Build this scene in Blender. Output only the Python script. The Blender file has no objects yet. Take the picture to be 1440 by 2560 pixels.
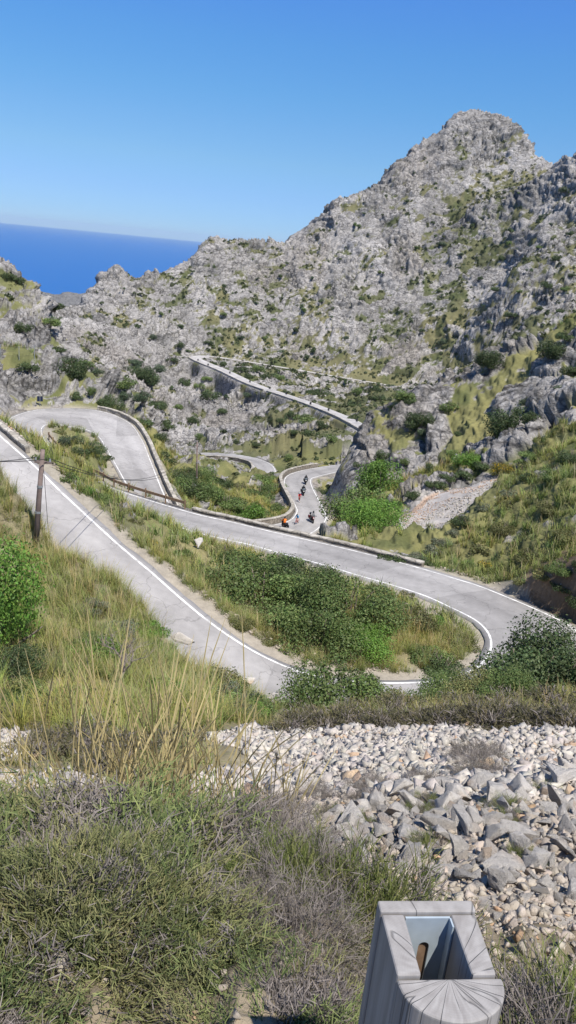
import bpy, bmesh, math, random, time
import numpy as np
from mathutils import Vector, Matrix
T0 = time.time()
rng = np.random.default_rng(7)
random.seed(7)
scene = bpy.context.scene
COL = scene.collection
f32 = np.float32

# ---------------------------------------------------------------- camera maths
FPX = 1971.0
PITCH = math.radians(18.5)
ROLL = math.radians(5.5)
_cr, _sr = math.cos(ROLL), math.sin(ROLL)
FWD = np.array([0, math.cos(PITCH), -math.sin(PITCH)])
UP = np.array([0, math.sin(PITCH), math.cos(PITCH)])
RGT = np.array([1.0, 0, 0])

def ray(px, py):
    x = (px - 720) / FPX
    y = -(py - 1280) / FPX
    return FWD + RGT * (x * _cr - y * _sr) + UP * (x * _sr + y * _cr)

def by_drop(px, py, d):
    v = ray(px, py)
    return v * (-d / v[2])

def by_range(px, py, r):
    v = ray(px, py)
    return v * (r / math.hypot(v[0], v[1]))

# ---------------------------------------------------------------- noise
def _hash(ix, iy, iz, seed):
    h = (ix.astype(np.int64) * 374761393 + iy.astype(np.int64) * 668265263 + iz.astype(np.int64) * 2147483647 + seed * 974711) & 0xFFFFFFFF
    h = ((h ^ (h >> 13)) * 1274126177) & 0xFFFFFFFF
    h = ((h ^ (h >> 15)) * 2246822519) & 0xFFFFFFFF
    return h ^ (h >> 16)

def vnoise(P, scale, seed=0):
    """smooth value noise, -1..1"""
    p = P * (1.0 / scale)
    i = np.floor(p).astype(np.int64)
    f = (p - i).astype(f32)
    u = f * f * f * (f * (f * 6 - 15) + 10)
    out = 0
    for dx in (0, 1):
        wx = u[:, 0] if dx else 1 - u[:, 0]
        for dy in (0, 1):
            wy = u[:, 1] if dy else 1 - u[:, 1]
            for dz in (0, 1):
                wz = u[:, 2] if dz else 1 - u[:, 2]
                h = _hash(i[:, 0] + dx, i[:, 1] + dy, i[:, 2] + dz, seed)
                out = out + wx * wy * wz * ((h & 0xFFFF).astype(f32) / 32767.5 - 1)
    return out.astype(f32)

def fbm(P, scale, oct=4, seed=0, gain=0.5):
    a, t, o = 1.0, 0.0, 0
    for k in range(oct):
        o = o + a * vnoise(P, scale / (2.03 ** k), seed + 17 * k)
        t += a
        a *= gain
    return o / t

def worley_blocks(P, scale, seed=0):
    """nearest cell: returns faceted block height (-1..1) and F2-F1 crack distance"""
    p = (P * (1.0 / scale)).astype(f32)
    i = np.floor(p).astype(np.int64)
    n = len(p)
    f1 = np.full(n, 9, f32); f2 = np.full(n, 9, f32); bl = np.zeros(n, f32)
    for dx in (-1, 0, 1):
        for dy in (-1, 0, 1):
            for dz in (-1, 0, 1):
                cx, cy, cz = i[:, 0] + dx, i[:, 1] + dy, i[:, 2] + dz
                h = _hash(cx, cy, cz, seed)
                jx = (h & 1023).astype(f32) / 1023; jy = ((h >> 10) & 1023).astype(f32) / 1023; jz = ((h >> 20) & 1023).astype(f32) / 1023
                ex = p[:, 0] - (cx + jx); ey = p[:, 1] - (cy + jy); ez = p[:, 2] - (cz + jz)
                d = ex * ex + ey * ey + ez * ez
                h2 = (h * 2654435761) & 0xFFFFFFFF
                a = (h2 & 255).astype(f32) / 127.5 - 1; b = ((h2 >> 8) & 255).astype(f32) / 127.5 - 1
                c = ((h2 >> 16) & 255).astype(f32) / 127.5 - 1; e = ((h2 >> 24) & 255).astype(f32) / 127.5 - 1
                val = 0.55 * e + 0.75 * (a * ex + b * ey + c * ez)
                near = d < f1
                f2 = np.where(near, f1, np.minimum(f2, d))
                bl = np.where(near, val, bl)
                f1 = np.where(near, d, f1)
    return bl, np.sqrt(f2) - np.sqrt(f1)

def sstep(a, b, x):
    t = np.clip((x - a) / (b - a), 0, 1)
    return t * t * (3 - 2 * t)

# ---------------------------------------------------------------- object helpers
def mesh_np(name, V, Fc, mat, col=None, smooth=False, parent=None, link=True):
    """V (n,3); Fc = (m,k) int array or list of such arrays; col (n,3) point colours"""
    if not isinstance(Fc, list): Fc = [Fc]
    Fc = [f for f in Fc if len(f)]
    me = bpy.data.meshes.new(name)
    me.vertices.add(len(V)); me.vertices.foreach_set("co", np.ascontiguousarray(V, f32).ravel())
    li = np.concatenate([f.ravel() for f in Fc]).astype(np.int32)
    tot = np.concatenate([np.full(len(f), f.shape[1], np.int32) for f in Fc])
    st = np.concatenate([[0], np.cumsum(tot)[:-1]]).astype(np.int32)
    me.loops.add(len(li)); me.loops.foreach_set("vertex_index", li)
    me.polygons.add(len(tot)); me.polygons.foreach_set("loop_start", st)
    me.polygons.foreach_set("loop_total", tot)
    if smooth: me.polygons.foreach_set("use_smooth", np.ones(len(tot), bool))
    if col is not None:
        at = me.attributes.new("Col", 'FLOAT_COLOR', 'POINT')
        c4 = np.ones((len(V), 4), f32); c4[:, :col.shape[1]] = col
        at.data.foreach_set("color", c4.ravel())
    me.update(calc_edges=True)
    if mat is not None: me.materials.append(mat)
    if not link: return me
    o = bpy.data.objects.new(name, me); COL.objects.link(o)
    if parent is not None: o.parent = parent
    return o

def obj_of(name, me, parent=None):
    o = bpy.data.objects.new(name, me); COL.objects.link(o)
    if parent is not None: o.parent = parent
    return o

def tag(o, label=None, cat=None, group=None, kind=None):
    if label: o["label"] = label
    if cat: o["category"] = cat
    if group: o["group"] = group
    if kind: o["kind"] = kind
    return o

def empty(name, loc, rz=0.0):
    o = bpy.data.objects.new(name, None); COL.objects.link(o)
    o.location = loc; o.rotation_euler = (0, 0, rz)
    return o

def copy_tree(o, parent=None):
    c = o.copy(); COL.objects.link(c)
    if parent is not None: c.parent = parent
    for ch in list(o.children): copy_tree(ch, c)
    return c

class MB:
    """collects simple solids into one mesh"""
    def __init__(s): s.V = []; s.F = []; s.n = 0
    def add(s, V, F):
        s.V.append(np.asarray(V, float)); s.F += [[i + s.n for i in f] for f in F]; s.n += len(V)
    def box(s, c, size, rot=None, taper=1.0):
        x, y, z = [k / 2 for k in size]
        V = np.array([[sx * x * (taper if sz > 0 else 1), sy * y * (taper if sz > 0 else 1), sz * z] for sz in (-1, 1) for sy in (-1, 1) for sx in (-1, 1)])
        if rot is not None: V = V @ np.array(rot).T
        s.add(V + np.array(c), [[0, 2, 3, 1], [4, 5, 7, 6], [0, 1, 5, 4], [2, 6, 7, 3], [0, 4, 6, 2], [1, 3, 7, 5]])
    def tube(s, pts, rad, n=8, cap=True):
        pts = [np.asarray(p, float) for p in pts]
        if not hasattr(rad, '__len__'): rad = [rad] * len(pts)
        V = []; F = []
        for k, p in enumerate(pts):
            t = pts[min(k + 1, len(pts) - 1)] - pts[max(k - 1, 0)]
            t = t / (np.linalg.norm(t) + 1e-9)
            a = np.cross(t, [0, 0, 1] if abs(t[2]) < 0.9 else [1, 0, 0]); a /= np.linalg.norm(a)
            b = np.cross(t, a)
            for j in range(n):
                th = 2 * math.pi * j / n
                V.append(p + rad[k] * (a * math.cos(th) + b * math.sin(th)))
        for k in range(len(pts) - 1):
            for j in range(n):
                F.append([k * n + j, k * n + (j + 1) % n, (k + 1) * n + (j + 1) % n, (k + 1) * n + j])
        if cap: F.append(list(range(n))[::-1]); F.append([(len(pts) - 1) * n + j for j in range(n)])
        s.add(V, F)
    def torus(s, c, axis, R, r, n=20, m=8):
        axis = np.array(axis, float); axis /= np.linalg.norm(axis)
        a = np.cross(axis, [0, 0, 1] if abs(axis[2]) < .9 else [1, 0, 0]); a /= np.linalg.norm(a); b = np.cross(axis, a)
        V = []; F = []
        for i in range(n):
            t = 2 * math.pi * i / n; d = a * math.cos(t) + b * math.sin(t)
            for j in range(m):
                u = 2 * math.pi * j / m
                V.append(np.array(c) + d * (R + r * math.cos(u)) + axis * r * math.sin(u))
        for i in range(n):
            for j in range(m):
                F.append([i * m + j, ((i + 1) % n) * m + j, ((i + 1) % n) * m + (j + 1) % m, i * m + (j + 1) % m])
        s.add(V, F)
    def ball(s, c, rad, n=12, m=8):
        rad = np.array(rad if hasattr(rad, '__len__') else [rad] * 3)
        V = [np.array(c) + rad * [0, 0, -1]]; F = []
        for i in range(1, m):
            t = -math.pi / 2 + math.pi * i / m
            for j in range(n):
                p = 2 * math.pi * j / n
                V.append(np.array(c) + rad * [math.cos(t) * math.cos(p), math.cos(t) * math.sin(p), math.sin(t)])
        V.append(np.array(c) + rad * [0, 0, 1])
        for j in range(n): F.append([0, 1 + (j + 1) % n, 1 + j])
        for i in range(m - 2):
            for j in range(n):
                F.append([1 + i * n + j, 1 + i * n + (j + 1) % n, 1 + (i + 1) * n + (j + 1) % n, 1 + (i + 1) * n + j])
        L = len(V) - 1
        for j in range(n): F.append([L, L - n + j, L - n + (j + 1) % n])
        s.add(V, F)
    def prism(s, outline, z0, z1):
        n = len(outline)
        V = [[x, y, z0] for x, y in outline] + [[x, y, z1] for x, y in outline]
        s.add(V, [list(range(n))[::-1], list(range(n, 2 * n))] + [[i, (i + 1) % n, n + (i + 1) % n, n + i] for i in range(n)])
    def sweep(s, path, prof, closed_ends=True):
        """path (n,3); prof list of (side, up) offsets, side to the LEFT of travel"""
        path = np.asarray(path, float); n = len(path); m = len(prof)
        tan = np.gradient(path[:, :2], axis=0); tan /= np.linalg.norm(tan, axis=1)[:, None] + 1e-9
        lf = np.stack([-tan[:, 1], tan[:, 0]], 1)
        V = []
        for k in range(n):
            for j in range(m):
                a, b = prof[j] if not callable(prof[j]) else prof[j](k)
                V.append([path[k, 0] + lf[k, 0] * a, path[k, 1] + lf[k, 1] * a, path[k, 2] + b])
        F = [[k * m + j, k * m + (j + 1) % m, (k + 1) * m + (j + 1) % m, (k + 1) * m + j] for k in range(n - 1) for j in range(m)]
        if closed_ends: F.append(list(range(m))[::-1]); F.append([(n - 1) * m + j for j in range(m)])
        s.add(V, F)
    def mesh(s, name, mat, smooth=False):
        me = bpy.data.meshes.new(name)
        me.from_pydata([tuple(v) for v in np.concatenate(s.V)], [], s.F)
        if smooth: me.polygons.foreach_set("use_smooth", [True] * len(me.polygons))
        me.update()
        bm = bmesh.new(); bm.from_mesh(me); bmesh.ops.recalc_face_normals(bm, faces=bm.faces); bm.to_mesh(me); bm.free()
        if mat: me.materials.append(mat)
        return me
    def build(s, name, mat, parent=None, smooth=False):
        return obj_of(name, s.mesh(name, mat, smooth), parent)

# ---------------------------------------------------------------- materials
def new_mat(name):
    m = bpy.data.materials.new(name); m.use_nodes = True
    nt = m.node_tree; nt.nodes.clear()
    out = nt.nodes.new('ShaderNodeOutputMaterial'); b = nt.nodes.new('ShaderNodeBsdfPrincipled')
    nt.links.new(b.outputs[0], out.inputs[0])
    return m, nt, b, out

def nd(nt, t, **kw):
    n = nt.nodes.new(t)
    for k, v in kw.items():
        if k in n.inputs.keys() if hasattr(n.inputs, 'keys') else False: n.inputs[k].default_value = v
        else: setattr(n, k, v)
    return n

def simple_mat(name, col, rough=0.6, metal=0.0, var=0.15, scale=8.0, bump=0.0, spec=0.3):
    m, nt, b, out = new_mat(name)
    tc = nt.nodes.new('ShaderNodeTexCoord')
    nz = nt.nodes.new('ShaderNodeTexNoise'); nz.inputs['Scale'].default_value = scale; nz.inputs['Detail'].default_value = 5
    nt.links.new(tc.outputs['Object'], nz.inputs['Vector'])
    mr = nt.nodes.new('ShaderNodeMapRange'); mr.inputs['From Min'].default_value = .3; mr.inputs['From Max'].default_value = .7
    mr.inputs['To Min'].default_value = 1 - var; mr.inputs['To Max'].default_value = 1 + var
    nt.links.new(nz.outputs[0], mr.inputs[0])
    mx = nt.nodes.new('ShaderNodeVectorMath'); mx.operation = 'SCALE'; mx.inputs[0].default_value = col[:3]
    nt.links.new(mr.outputs[0], mx.inputs['Scale'])
    nt.links.new(mx.outputs[0], b.inputs['Base Color'])
    b.inputs['Roughness'].default_value = rough; b.inputs['Metallic'].default_value = metal
    b.inputs['Specular IOR Level'].default_value = spec
    if bump:
        bp = nt.nodes.new('ShaderNodeBump'); bp.inputs['Strength'].default_value = bump; bp.inputs['Distance'].default_value = .02
        nt.links.new(nz.outputs[0], bp.inputs['Height']); nt.links.new(bp.outputs[0], b.inputs['Normal'])
    return m

def col_mat(name, rough=0.9, spec=0.1, objvar=0.0, trans=0.0, noise=None, bump=None, cracks=None):
    """base colour from the point attribute Col, optional object variation, fine noise and bump"""
    m, nt, b, out = new_mat(name)
    at = nt.nodes.new('ShaderNodeAttribute'); at.attribute_name = 'Col'
    c = at.outputs['Color']
    def scale_by(c, s):
        mx = nt.nodes.new('ShaderNodeVectorMath'); mx.operation = 'SCALE'
        nt.links.new(c, mx.inputs[0]); nt.links.new(s, mx.inputs['Scale']); return mx.outputs[0]
    if objvar:
        oi = nt.nodes.new('ShaderNodeObjectInfo'); mr = nt.nodes.new('ShaderNodeMapRange')
        mr.inputs['To Min'].default_value = 1 - objvar; mr.inputs['To Max'].default_value = 1 + objvar
        nt.links.new(oi.outputs['Random'], mr.inputs[0]); c = scale_by(c, mr.outputs[0])
    if noise:
        tc = nt.nodes.new('ShaderNodeTexCoord')
        for sc, amt in noise:
            nz = nt.nodes.new('ShaderNodeTexNoise'); nz.inputs['Scale'].default_value = sc; nz.inputs['Detail'].default_value = 4; nz.inputs['Roughness'].default_value = .65
            nt.links.new(tc.outputs['Object'], nz.inputs['Vector'])
            mr = nt.nodes.new('ShaderNodeMapRange'); mr.inputs['From Min'].default_value = .28; mr.inputs['From Max'].default_value = .72
            mr.inputs['To Min'].default_value = 1 - amt; mr.inputs['To Max'].default_value = 1 + amt
            nt.links.new(nz.outputs[0], mr.inputs[0]); c = scale_by(c, mr.outputs[0])
    if cracks:      # dark fissures in bare rock (alpha of Col = how bare it is)
        tc = nt.nodes.new('ShaderNodeTexCoord')
        for sc, wd, dk in cracks:
            nw = nt.nodes.new('ShaderNodeTexNoise'); nw.inputs['Scale'].default_value = sc * 1.3; nw.inputs['Detail'].default_value = 3; nt.links.new(tc.outputs['Object'], nw.inputs['Vector'])
            wa = nt.nodes.new('ShaderNodeVectorMath'); wa.operation = 'MULTIPLY_ADD'; wa.inputs[1].default_value = (1.1 / sc,) * 3; nt.links.new(nw.outputs['Color'], wa.inputs[0])
            mp = nt.nodes.new('ShaderNodeMapping'); mp.inputs['Rotation'].default_value = (0, math.radians(24), 0); mp.inputs['Scale'].default_value = (.75, 1, 1.7); nt.links.new(tc.outputs['Object'], mp.inputs[0]); nt.links.new(mp.outputs[0], wa.inputs[2])
            vo = nt.nodes.new('ShaderNodeTexVoronoi'); vo.feature = 'DISTANCE_TO_EDGE'; vo.inputs['Scale'].default_value = sc; nt.links.new(wa.outputs[0], vo.inputs['Vector'])
            mr = nt.nodes.new('ShaderNodeMapRange'); mr.inputs['From Max'].default_value = wd; mr.inputs['To Min'].default_value = dk; nt.links.new(vo.outputs[0], mr.inputs[0])
            pm = nt.nodes.new('ShaderNodeTexNoise'); pm.inputs['Scale'].default_value = sc * .4; nt.links.new(tc.outputs['Object'], pm.inputs['Vector'])
            pr = nt.nodes.new('ShaderNodeMapRange'); pr.inputs['From Min'].default_value = .38; pr.inputs['From Max'].default_value = .56; nt.links.new(pm.outputs[0], pr.inputs[0])
            am = nt.nodes.new('ShaderNodeMath'); am.operation = 'MULTIPLY'; nt.links.new(pr.outputs[0], am.inputs[0]); nt.links.new(at.outputs['Alpha'], am.inputs[1])
            mf = nt.nodes.new('ShaderNodeMix'); mf.data_type = 'FLOAT'; mf.inputs[2].default_value = 1; nt.links.new(am.outputs[0], mf.inputs[0]); nt.links.new(mr.outputs[0], mf.inputs[3])
            c = scale_by(c, mf.outputs[0])
    if bump:
        tc = nt.nodes.new('ShaderNodeTexCoord'); prev = None
        for sc, dist, kind in bump:
            if kind == 'v':
                nz = nt.nodes.new('ShaderNodeTexVoronoi'); nz.inputs['Scale'].default_value = sc
            else:
                nz = nt.nodes.new('ShaderNodeTexNoise'); nz.inputs['Scale'].default_value = sc; nz.inputs['Detail'].default_value = 5; nz.inputs['Roughness'].default_value = .7
            nt.links.new(tc.outputs['Object'], nz.inputs['Vector'])
            bp = nt.nodes.new('ShaderNodeBump'); bp.inputs['Strength'].default_value = 1.0; bp.inputs['Distance'].default_value = dist
            nt.links.new(nz.outputs[0], bp.inputs['Height'])
            if cracks and dist > .1: nt.links.new(at.outputs['Alpha'], bp.inputs['Strength'])
            if prev: nt.links.new(prev, bp.inputs['Normal'])
            prev = bp.outputs[0]
        nt.links.new(prev, b.inputs['Normal'])
    nt.links.new(c, b.inputs['Base Color'])
    b.inputs['Roughness'].default_value = rough; b.inputs['Specular IOR Level'].default_value = spec
    if trans:
        tl = nt.nodes.new('ShaderNodeBsdfTranslucent'); mixs = nt.nodes.new('ShaderNodeMixShader'); mixs.inputs[0].default_value = trans
        nt.links.new(c, tl.inputs[0]); nt.links.new(b.outputs[0], mixs.inputs[1]); nt.links.new(tl.outputs[0], mixs.inputs[2])
        nt.links.new(mixs.outputs[0], out.inputs[0])
    return m
# ---------------------------------------------------------------- roads (edge lines measured, in metres below the eye)
def crom(P, sub=10):
    P = np.asarray(P, float); n = len(P); out = []
    for i in range(n - 1):
        p0, p1, p2, p3 = P[max(i - 1, 0)], P[i], P[i + 1], P[min(i + 2, n - 1)]
        for k in range(sub):
            t = k / sub
            out.append(0.5 * ((2 * p1) + (-p0 + p2) * t + (2 * p0 - 5 * p1 + 4 * p2 - p3) * t * t + (-p0 + 3 * p1 - 3 * p2 + p3) * t ** 3))
    out.append(P[-1]); return np.array(out)

def offset(P, d):
    """to the left by d"""
    P = np.asarray(P, float); t = np.gradient(P[:, :2], axis=0); t /= np.linalg.norm(t, axis=1)[:, None]
    Q = P.copy(); Q[:, 0] += -t[:, 1] * d; Q[:, 1] += t[:, 0] * d
    return Q

D3 = lambda L: np.array([by_drop(*p) for p in L])
# upper road: comes in from the left, hairpin in front, climbs back to the left hairpin
L_A = D3([(-190, 925, 12.2), (-90, 1010, 13.1), (0, 1088, 14), (96, 1172, 15), (150, 1225, 15.8), (220, 1290, 16.5), (300, 1363, 17.3), (380, 1430, 18), (450, 1492, 18.5), (520, 1550, 19), (600, 1606, 19.4), (680, 1650, 19.8), (760, 1681, 20.2), (860, 1700, 20.5), (950, 1706, 20.8), (1060, 1704, 21), (1130, 1692, 21.2), (1190, 1668, 21.3), (1220, 1632, 21.4), (1224, 1600, 21.5), (1210, 1572, 21.6), (1180, 1547, 21.7)])
R_A = offset(L_A, -5.5)
# widen the front hairpin
R_A[14:, :2] += (R_A[14:, :2] - L_A[14:, :2]) * np.linspace(0, .28, 8)[:, None] * np.sin(np.linspace(.3, 2.9, 8))[:, None]
L_B = D3([(1120, 1517, 21.85), (1060, 1490, 22), (980, 1464, 22.15), (890, 1438, 22.3), (800, 1411, 22.5), (700, 1384, 22.75), (620, 1362, 23), (500, 1335, 23.3), (400, 1305, 23.6)])
Rl = D3([(1425, 1565, 21.55), (1340, 1515, 21.7), (1250, 1483, 21.85), (1150, 1450, 22), (1050, 1420, 22.2), (950, 1393, 22.4), (850, 1368, 22.6), (750, 1345, 22.8), (650, 1322, 23.05), (560, 1300, 23.3), (500, 1287, 23.45), (430, 1268, 23.6), (350, 1245, 23.8)])
Rd = crom(Rl, 12)
R_B = np.array([Rd[np.argmin(np.linalg.norm(Rd[:, :2] - p[:2], axis=1))] for p in L_B])
R_C = D3([(294, 1225, 24), (240, 1198, 24.2), (192, 1172, 24.4), (152, 1142, 24.6), (121, 1111, 24.8), (105, 1085, 25.0), (107, 1068, 25.25), (128, 1061, 25.5), (201, 1071, 25.9), (243, 1089, 26.1), (268, 1127, 26.4), (290, 1165, 26.8), (312, 1205, 27.4), (335, 1245, 28.1), (362, 1290, 29)])
L_C = offset(R_C, 5.4)
L_C[5:] = D3([(18, 1058, 25), (42, 1038, 25.1), (110, 1023, 25.2), (240, 1026, 25.5), (318, 1054, 26.0), (352, 1095, 26.7), (374, 1146, 27.2), (394, 1196, 27.7), (412, 1238, 28.2), (440, 1290, 29)])
# centre: join
L1 = crom(np.concatenate([L_A, L_B, L_C]), 8); R1 = crom(np.concatenate([R_A, R_B, R_C]), 8)
L_D = D3([(610, 1322, 37), (650, 1317, 37.5), (690, 1311, 38), (725, 1300, 38.5), (741, 1280, 39), (737, 1264, 39.5), (726, 1243, 40.2), (713, 1218, 41.4), (710, 1200, 42.3), (722, 1187, 43.2), (748, 1178, 44.2), (782, 1171, 45.3), (830, 1164, 46.4), (880, 1158, 47.4)])
R_D = D3([(700, 1352, 37), (745, 1345, 37.6), (785, 1330, 38), (812, 1305, 38.5), (816, 1288, 39), (806, 1266, 39.7), (795, 1245, 40.4), (782, 1220, 41.5), (777, 1204, 42.4), (781, 1196, 43), (800, 1190, 43.9), (825, 1184, 45), (850, 1178, 46.2), (890, 1170, 47.4)])
L2, R2 = crom(L_D, 8), crom(R_D, 8)
C_E = D3([(560, 1228, 58), (610, 1214, 59.2), (640, 1200, 60), (659, 1186, 60.8), (662, 1172, 61.3), (648, 1158, 61.9), (610, 1146, 62.6), (565, 1140, 63.3), (520, 1138, 64), (505, 1139.5, 64.3)])
C_E = crom(C_E, 8); L3, R3 = offset(C_E, 3.0), offset(C_E, -3.0)
C_F = D3([(1010, 1130, 62), (960, 1098, 64.5), (915, 1073, 67), (860, 1044, 72), (800, 1019, 78), (750, 1001, 80.8), (700, 984, 83), (630, 960, 86), (560, 927, 88), (520, 911, 88.8), (497, 901, 89.4), (488, 895, 89.9), (498, 891.5, 90.2), (530, 892, 90.7), (620, 905, 92), (740, 925, 94.5), (860, 945, 97), (980, 965, 99.6), (1100, 985, 102), (1200, 1003, 104)])
C_F = crom(C_F, 8); hw4 = np.interp(np.arange(len(C_F)), [0, 40, 64, 96, 112, 130], [3.2, 3.6, 4.4, 4.6, 4.0, 3.8])
L4 = np.stack([offset(C_F, h_)[i_] for i_, h_ in enumerate(hw4)]); R4 = np.stack([offset(C_F, -h_)[i_] for i_, h_ in enumerate(hw4)])
ROADS = [(L1, R1), (L2, R2), (L3, R3), (L4, R4)]

# ---------------------------------------------------------------- terrain control: (px, py, range, vegetation)
CT = []   # visible points
def V(*rows):
    for r in rows: CT.append((by_range(r[0], r[1], r[2]), r[3]))
HID = []
def H(px, r, drop, veg=0.4):
    v = ray(px, 1280); a = math.atan2(v[0], v[1]); HID.append((np.array([r * math.sin(a), r * math.cos(a), -drop]), veg))
RIDGE = []
def RG(*rows):
    for px, py, r, veg in rows:
        p = by_range(px, py, r); CT.append((p, veg)); q = p * 1.07; q[2] = p[2] - 0.075 * r; CT.append((q, veg))
        if r > 300: q = p * 1.35; q[2] = p[2] - 0.32 * r; CT.append((q, veg))
# skyline of the mountain
RG((1128, 302, 945, .0), (1150, 284, 955, .0), (1175, 275, 958, .0), (1200, 273, 960, .0), (1225, 277, 960, .0), (1250, 281, 960, .0), (1270, 290, 958, .0), (1292, 318, 955, .0), (1310, 348, 950, .0), (1335, 385, 940, .0), (1370, 432, 925, .0), (1112, 332, 930, .0), (1085, 345, 925, .0), (1040, 362, 915, .05), (1000, 400, 905, .1), (950, 452, 890, .05), (910, 492, 880, .05), (860, 500, 875, .0), (810, 535, 865, .0), (750, 588, 860, .0), (720, 608, 860, .0), (690, 622, 860, .1), (650, 615, 850, .1), (610, 606, 840, .0), (565, 606, 825, .0), (520, 598, 810, .0), (480, 640, 795, .0), (430, 668, 785, .1), (380, 683, 770, .2), (330, 690, 755, .0), (285, 690, 745, .0), (250, 702, 735, .0), (222, 730, 720, .0), (205, 765, 700, .0), (165, 768, 695, .1), (130, 772, 690, .1), (95, 780, 685, .1))
# right shoulder
V((1440, 402, 815, .05), (1390, 440, 820, .05), (1330, 480, 825, .15), (1500, 360, 815, .1), (1440, 520, 765, .1), (1440, 640, 715, .25), (1440, 760, 650, .5), (1500, 640, 715, .25), (1500, 760, 650, .5), (1340, 560, 765, .12), (1300, 700, 690, .4), (1330, 800, 610, .55), (1230, 470, 880, .55), (1180, 500, 865, .45), (1200, 400, 915, .0), (1130, 430, 890, .1), (1060, 450, 880, .1))
V((1000, 520, 845, .1), (1100, 560, 830, .35), (1200, 600, 790, .5), (1000, 640, 790, .15), (900, 560, 835, .05), (850, 620, 820, .1), (930, 720, 745, .1), (1080, 700, 755, .45), (1180, 760, 720, .55), (1020, 800, 715, .35), (900, 800, 710, .2), (1150, 880, 690, .5), (1000, 900, 680, .45), (850, 880, 680, .35), (1220, 880, 670, .5), (760, 700, 770, .3), (700, 680, 800, .2), (780, 800, 715, .25), (640, 720, 760, .4), (560, 660, 785, .35), (600, 800, 705, .3), (700, 850, 690, .4), (520, 760, 720, .35), (480, 700, 760, .35), (430, 760, 715, .25), (380, 730, 735, .4), (350, 800, 670, .25), (300, 760, 705, .2), (520, 850, 685, .3), (440, 840, 665, .15), (400, 880, 620, .1), (250, 830, 600, .3), (320, 880, 560, .1), (380, 940, 540, .1), (430, 950, 560, .15), (455, 900, 640, .2))
V((300, 930, 470, .2), (340, 975, 420, .25), (440, 1000, 480, .3), (480, 970, 598, .1), (520, 990, 560, .1), (560, 1008, 533, .1), (620, 1002, 500, .1), (620, 1030, 462, .0), (680, 1030, 450, .0), (580, 1080, 405, .0), (640, 1100, 390, .0), (520, 1060, 415, .2), (500, 1010, 470, .2), (450, 1060, 385, .25), (470, 1110, 330, .2), (560, 1115, 300, .2), (480, 1120, 300, .3), (700, 1080, 380, .5), (690, 1120, 300, .7), (650, 1135, 275, .6))
V((740, 1010, 445, .1), (790, 1050, 385, .6), (800, 1080, 345, .9), (860, 1075, 330, .9), (750, 1110, 310, .9), (720, 1140, 258, .9), (790, 1135, 262, .9), (850, 1110, 280, .9), (780, 1155, 215, .9), (690, 1170, 225, .8), (1000, 1048, 340, .8), (1060, 1030, 400, .8), (960, 1010, 480, .8), (1050, 1000, 560, .8), (900, 1020, 440, .8), (830, 985, 520, .2), (760, 960, 570, .3), (700, 930, 620, .5), (900, 960, 615, .4), (620, 925, 600, .4))
# left crag above the left hairpin
RG((0, 668, 172, .0), (30, 690, 170, .05), (60, 712, 168, .1), (100, 748, 166, .1), (125, 785, 162, .2), (160, 835, 155, .3), (200, 880, 150, .3), (250, 945, 146, .1), (300, 985, 146, .0), (350, 1030, 144, .0), (400, 1058, 140, .0), (430, 1110, 136, .1), (455, 1150, 132, .3))
V((-100, 640, 180, .1), (0, 760, 152, .1), (50, 800, 146, .15), (20, 880, 132, .62), (80, 900, 130, .62), (120, 850, 144, .2), (150, 920, 131, .62), (200, 950, 128, .45), (70, 980, 120.5, .2), (150, 990, 122, .1), (230, 990, 124, .15), (20, 1010, 114, .2), (-60, 1000, 112, .2), (-60, 850, 125, .4), (280, 1010, 126, .1), (330, 1030, 127, .1), (380, 1090, 120, .3), (400, 1150, 110, .6), (430, 1200, 105, .9), (470, 1225, 108, .9))
H(750, 74, 31.5, .9); H(690, 74, 31.5, .9); H(620, 74, 31.5, .9); H(800, 76, 31, .9); H(720, 84, 35, .9); H(780, 84, 35, .9); H(560, 78, 29, .9); H(750, 92, 36, .9); H(680, 92, 36.5, .9); H(600, 92, 36, .9); H(820, 92, 36, .9)
H(20, 240, 62); H(100, 240, 64); H(180, 225, 64); H(260, 220, 66); H(330, 205, 66); H(400, 200, 64); H(100, 340, 80); H(200, 350, 88); H(300, 330, 86)
# gully below the front road
V((482, 1250, 105, 1), (470, 1190, 125, .9), (520, 1230, 122, .9), (560, 1250, 118, .9), (600, 1275, 114, .9), (640, 1290, 112, .9), (560, 1200, 165, .7), (600, 1225, 150, .8), (650, 1240, 145, .8), (690, 1230, 144, .8), (690, 1270, 125, .7), (680, 1200, 170, .9), (520, 1180, 180, .7), (560, 1165, 205, .7), (480, 1150, 215, .6), (600, 1160, 222, .9))
# crag on the right
RG((905, 1085, 140, .2), (930, 1060, 142, .1), (1000, 1032, 147, .3), (1060, 1010, 150, .5), (1110, 985, 153, .4), (1160, 950, 152, .5), (1200, 925, 150, .1), (1240, 895, 150, .2), (1300, 880, 152, .5), (1380, 845, 152, .6), (1440, 800, 155, .4), (1520, 760, 160, .5), (875, 1120, 136, .1), (850, 1165, 132, .1), (830, 1200, 129, .1))
V((822, 1245, 124, .3), (850, 1240, 119, .4), (835, 1290, 112, .8), (880, 1180, 124, .1), (940, 1120, 128, .25), (1000, 1100, 129, .4), (1000, 1180, 113, .3), (930, 1200, 113, .4), (1080, 1080, 131, .2), (1100, 1150, 113, .3), (1180, 1050, 130, .25), (1180, 1130, 107, .35), (1250, 1000, 130, .15), (1240, 1090, 113, .2), (1330, 950, 131, .3), (1330, 1050, 106, .1), (1440, 900, 130, .4), (1440, 1000, 105, .15), (1420, 1080, 94, .2), (1300, 1120, 97, .2), (1240, 1165, 95, .6), (1150, 1190, 97, .8), (1050, 1220, 97, .9), (950, 1260, 92, .9), (880, 1300, 90, 1))
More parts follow.
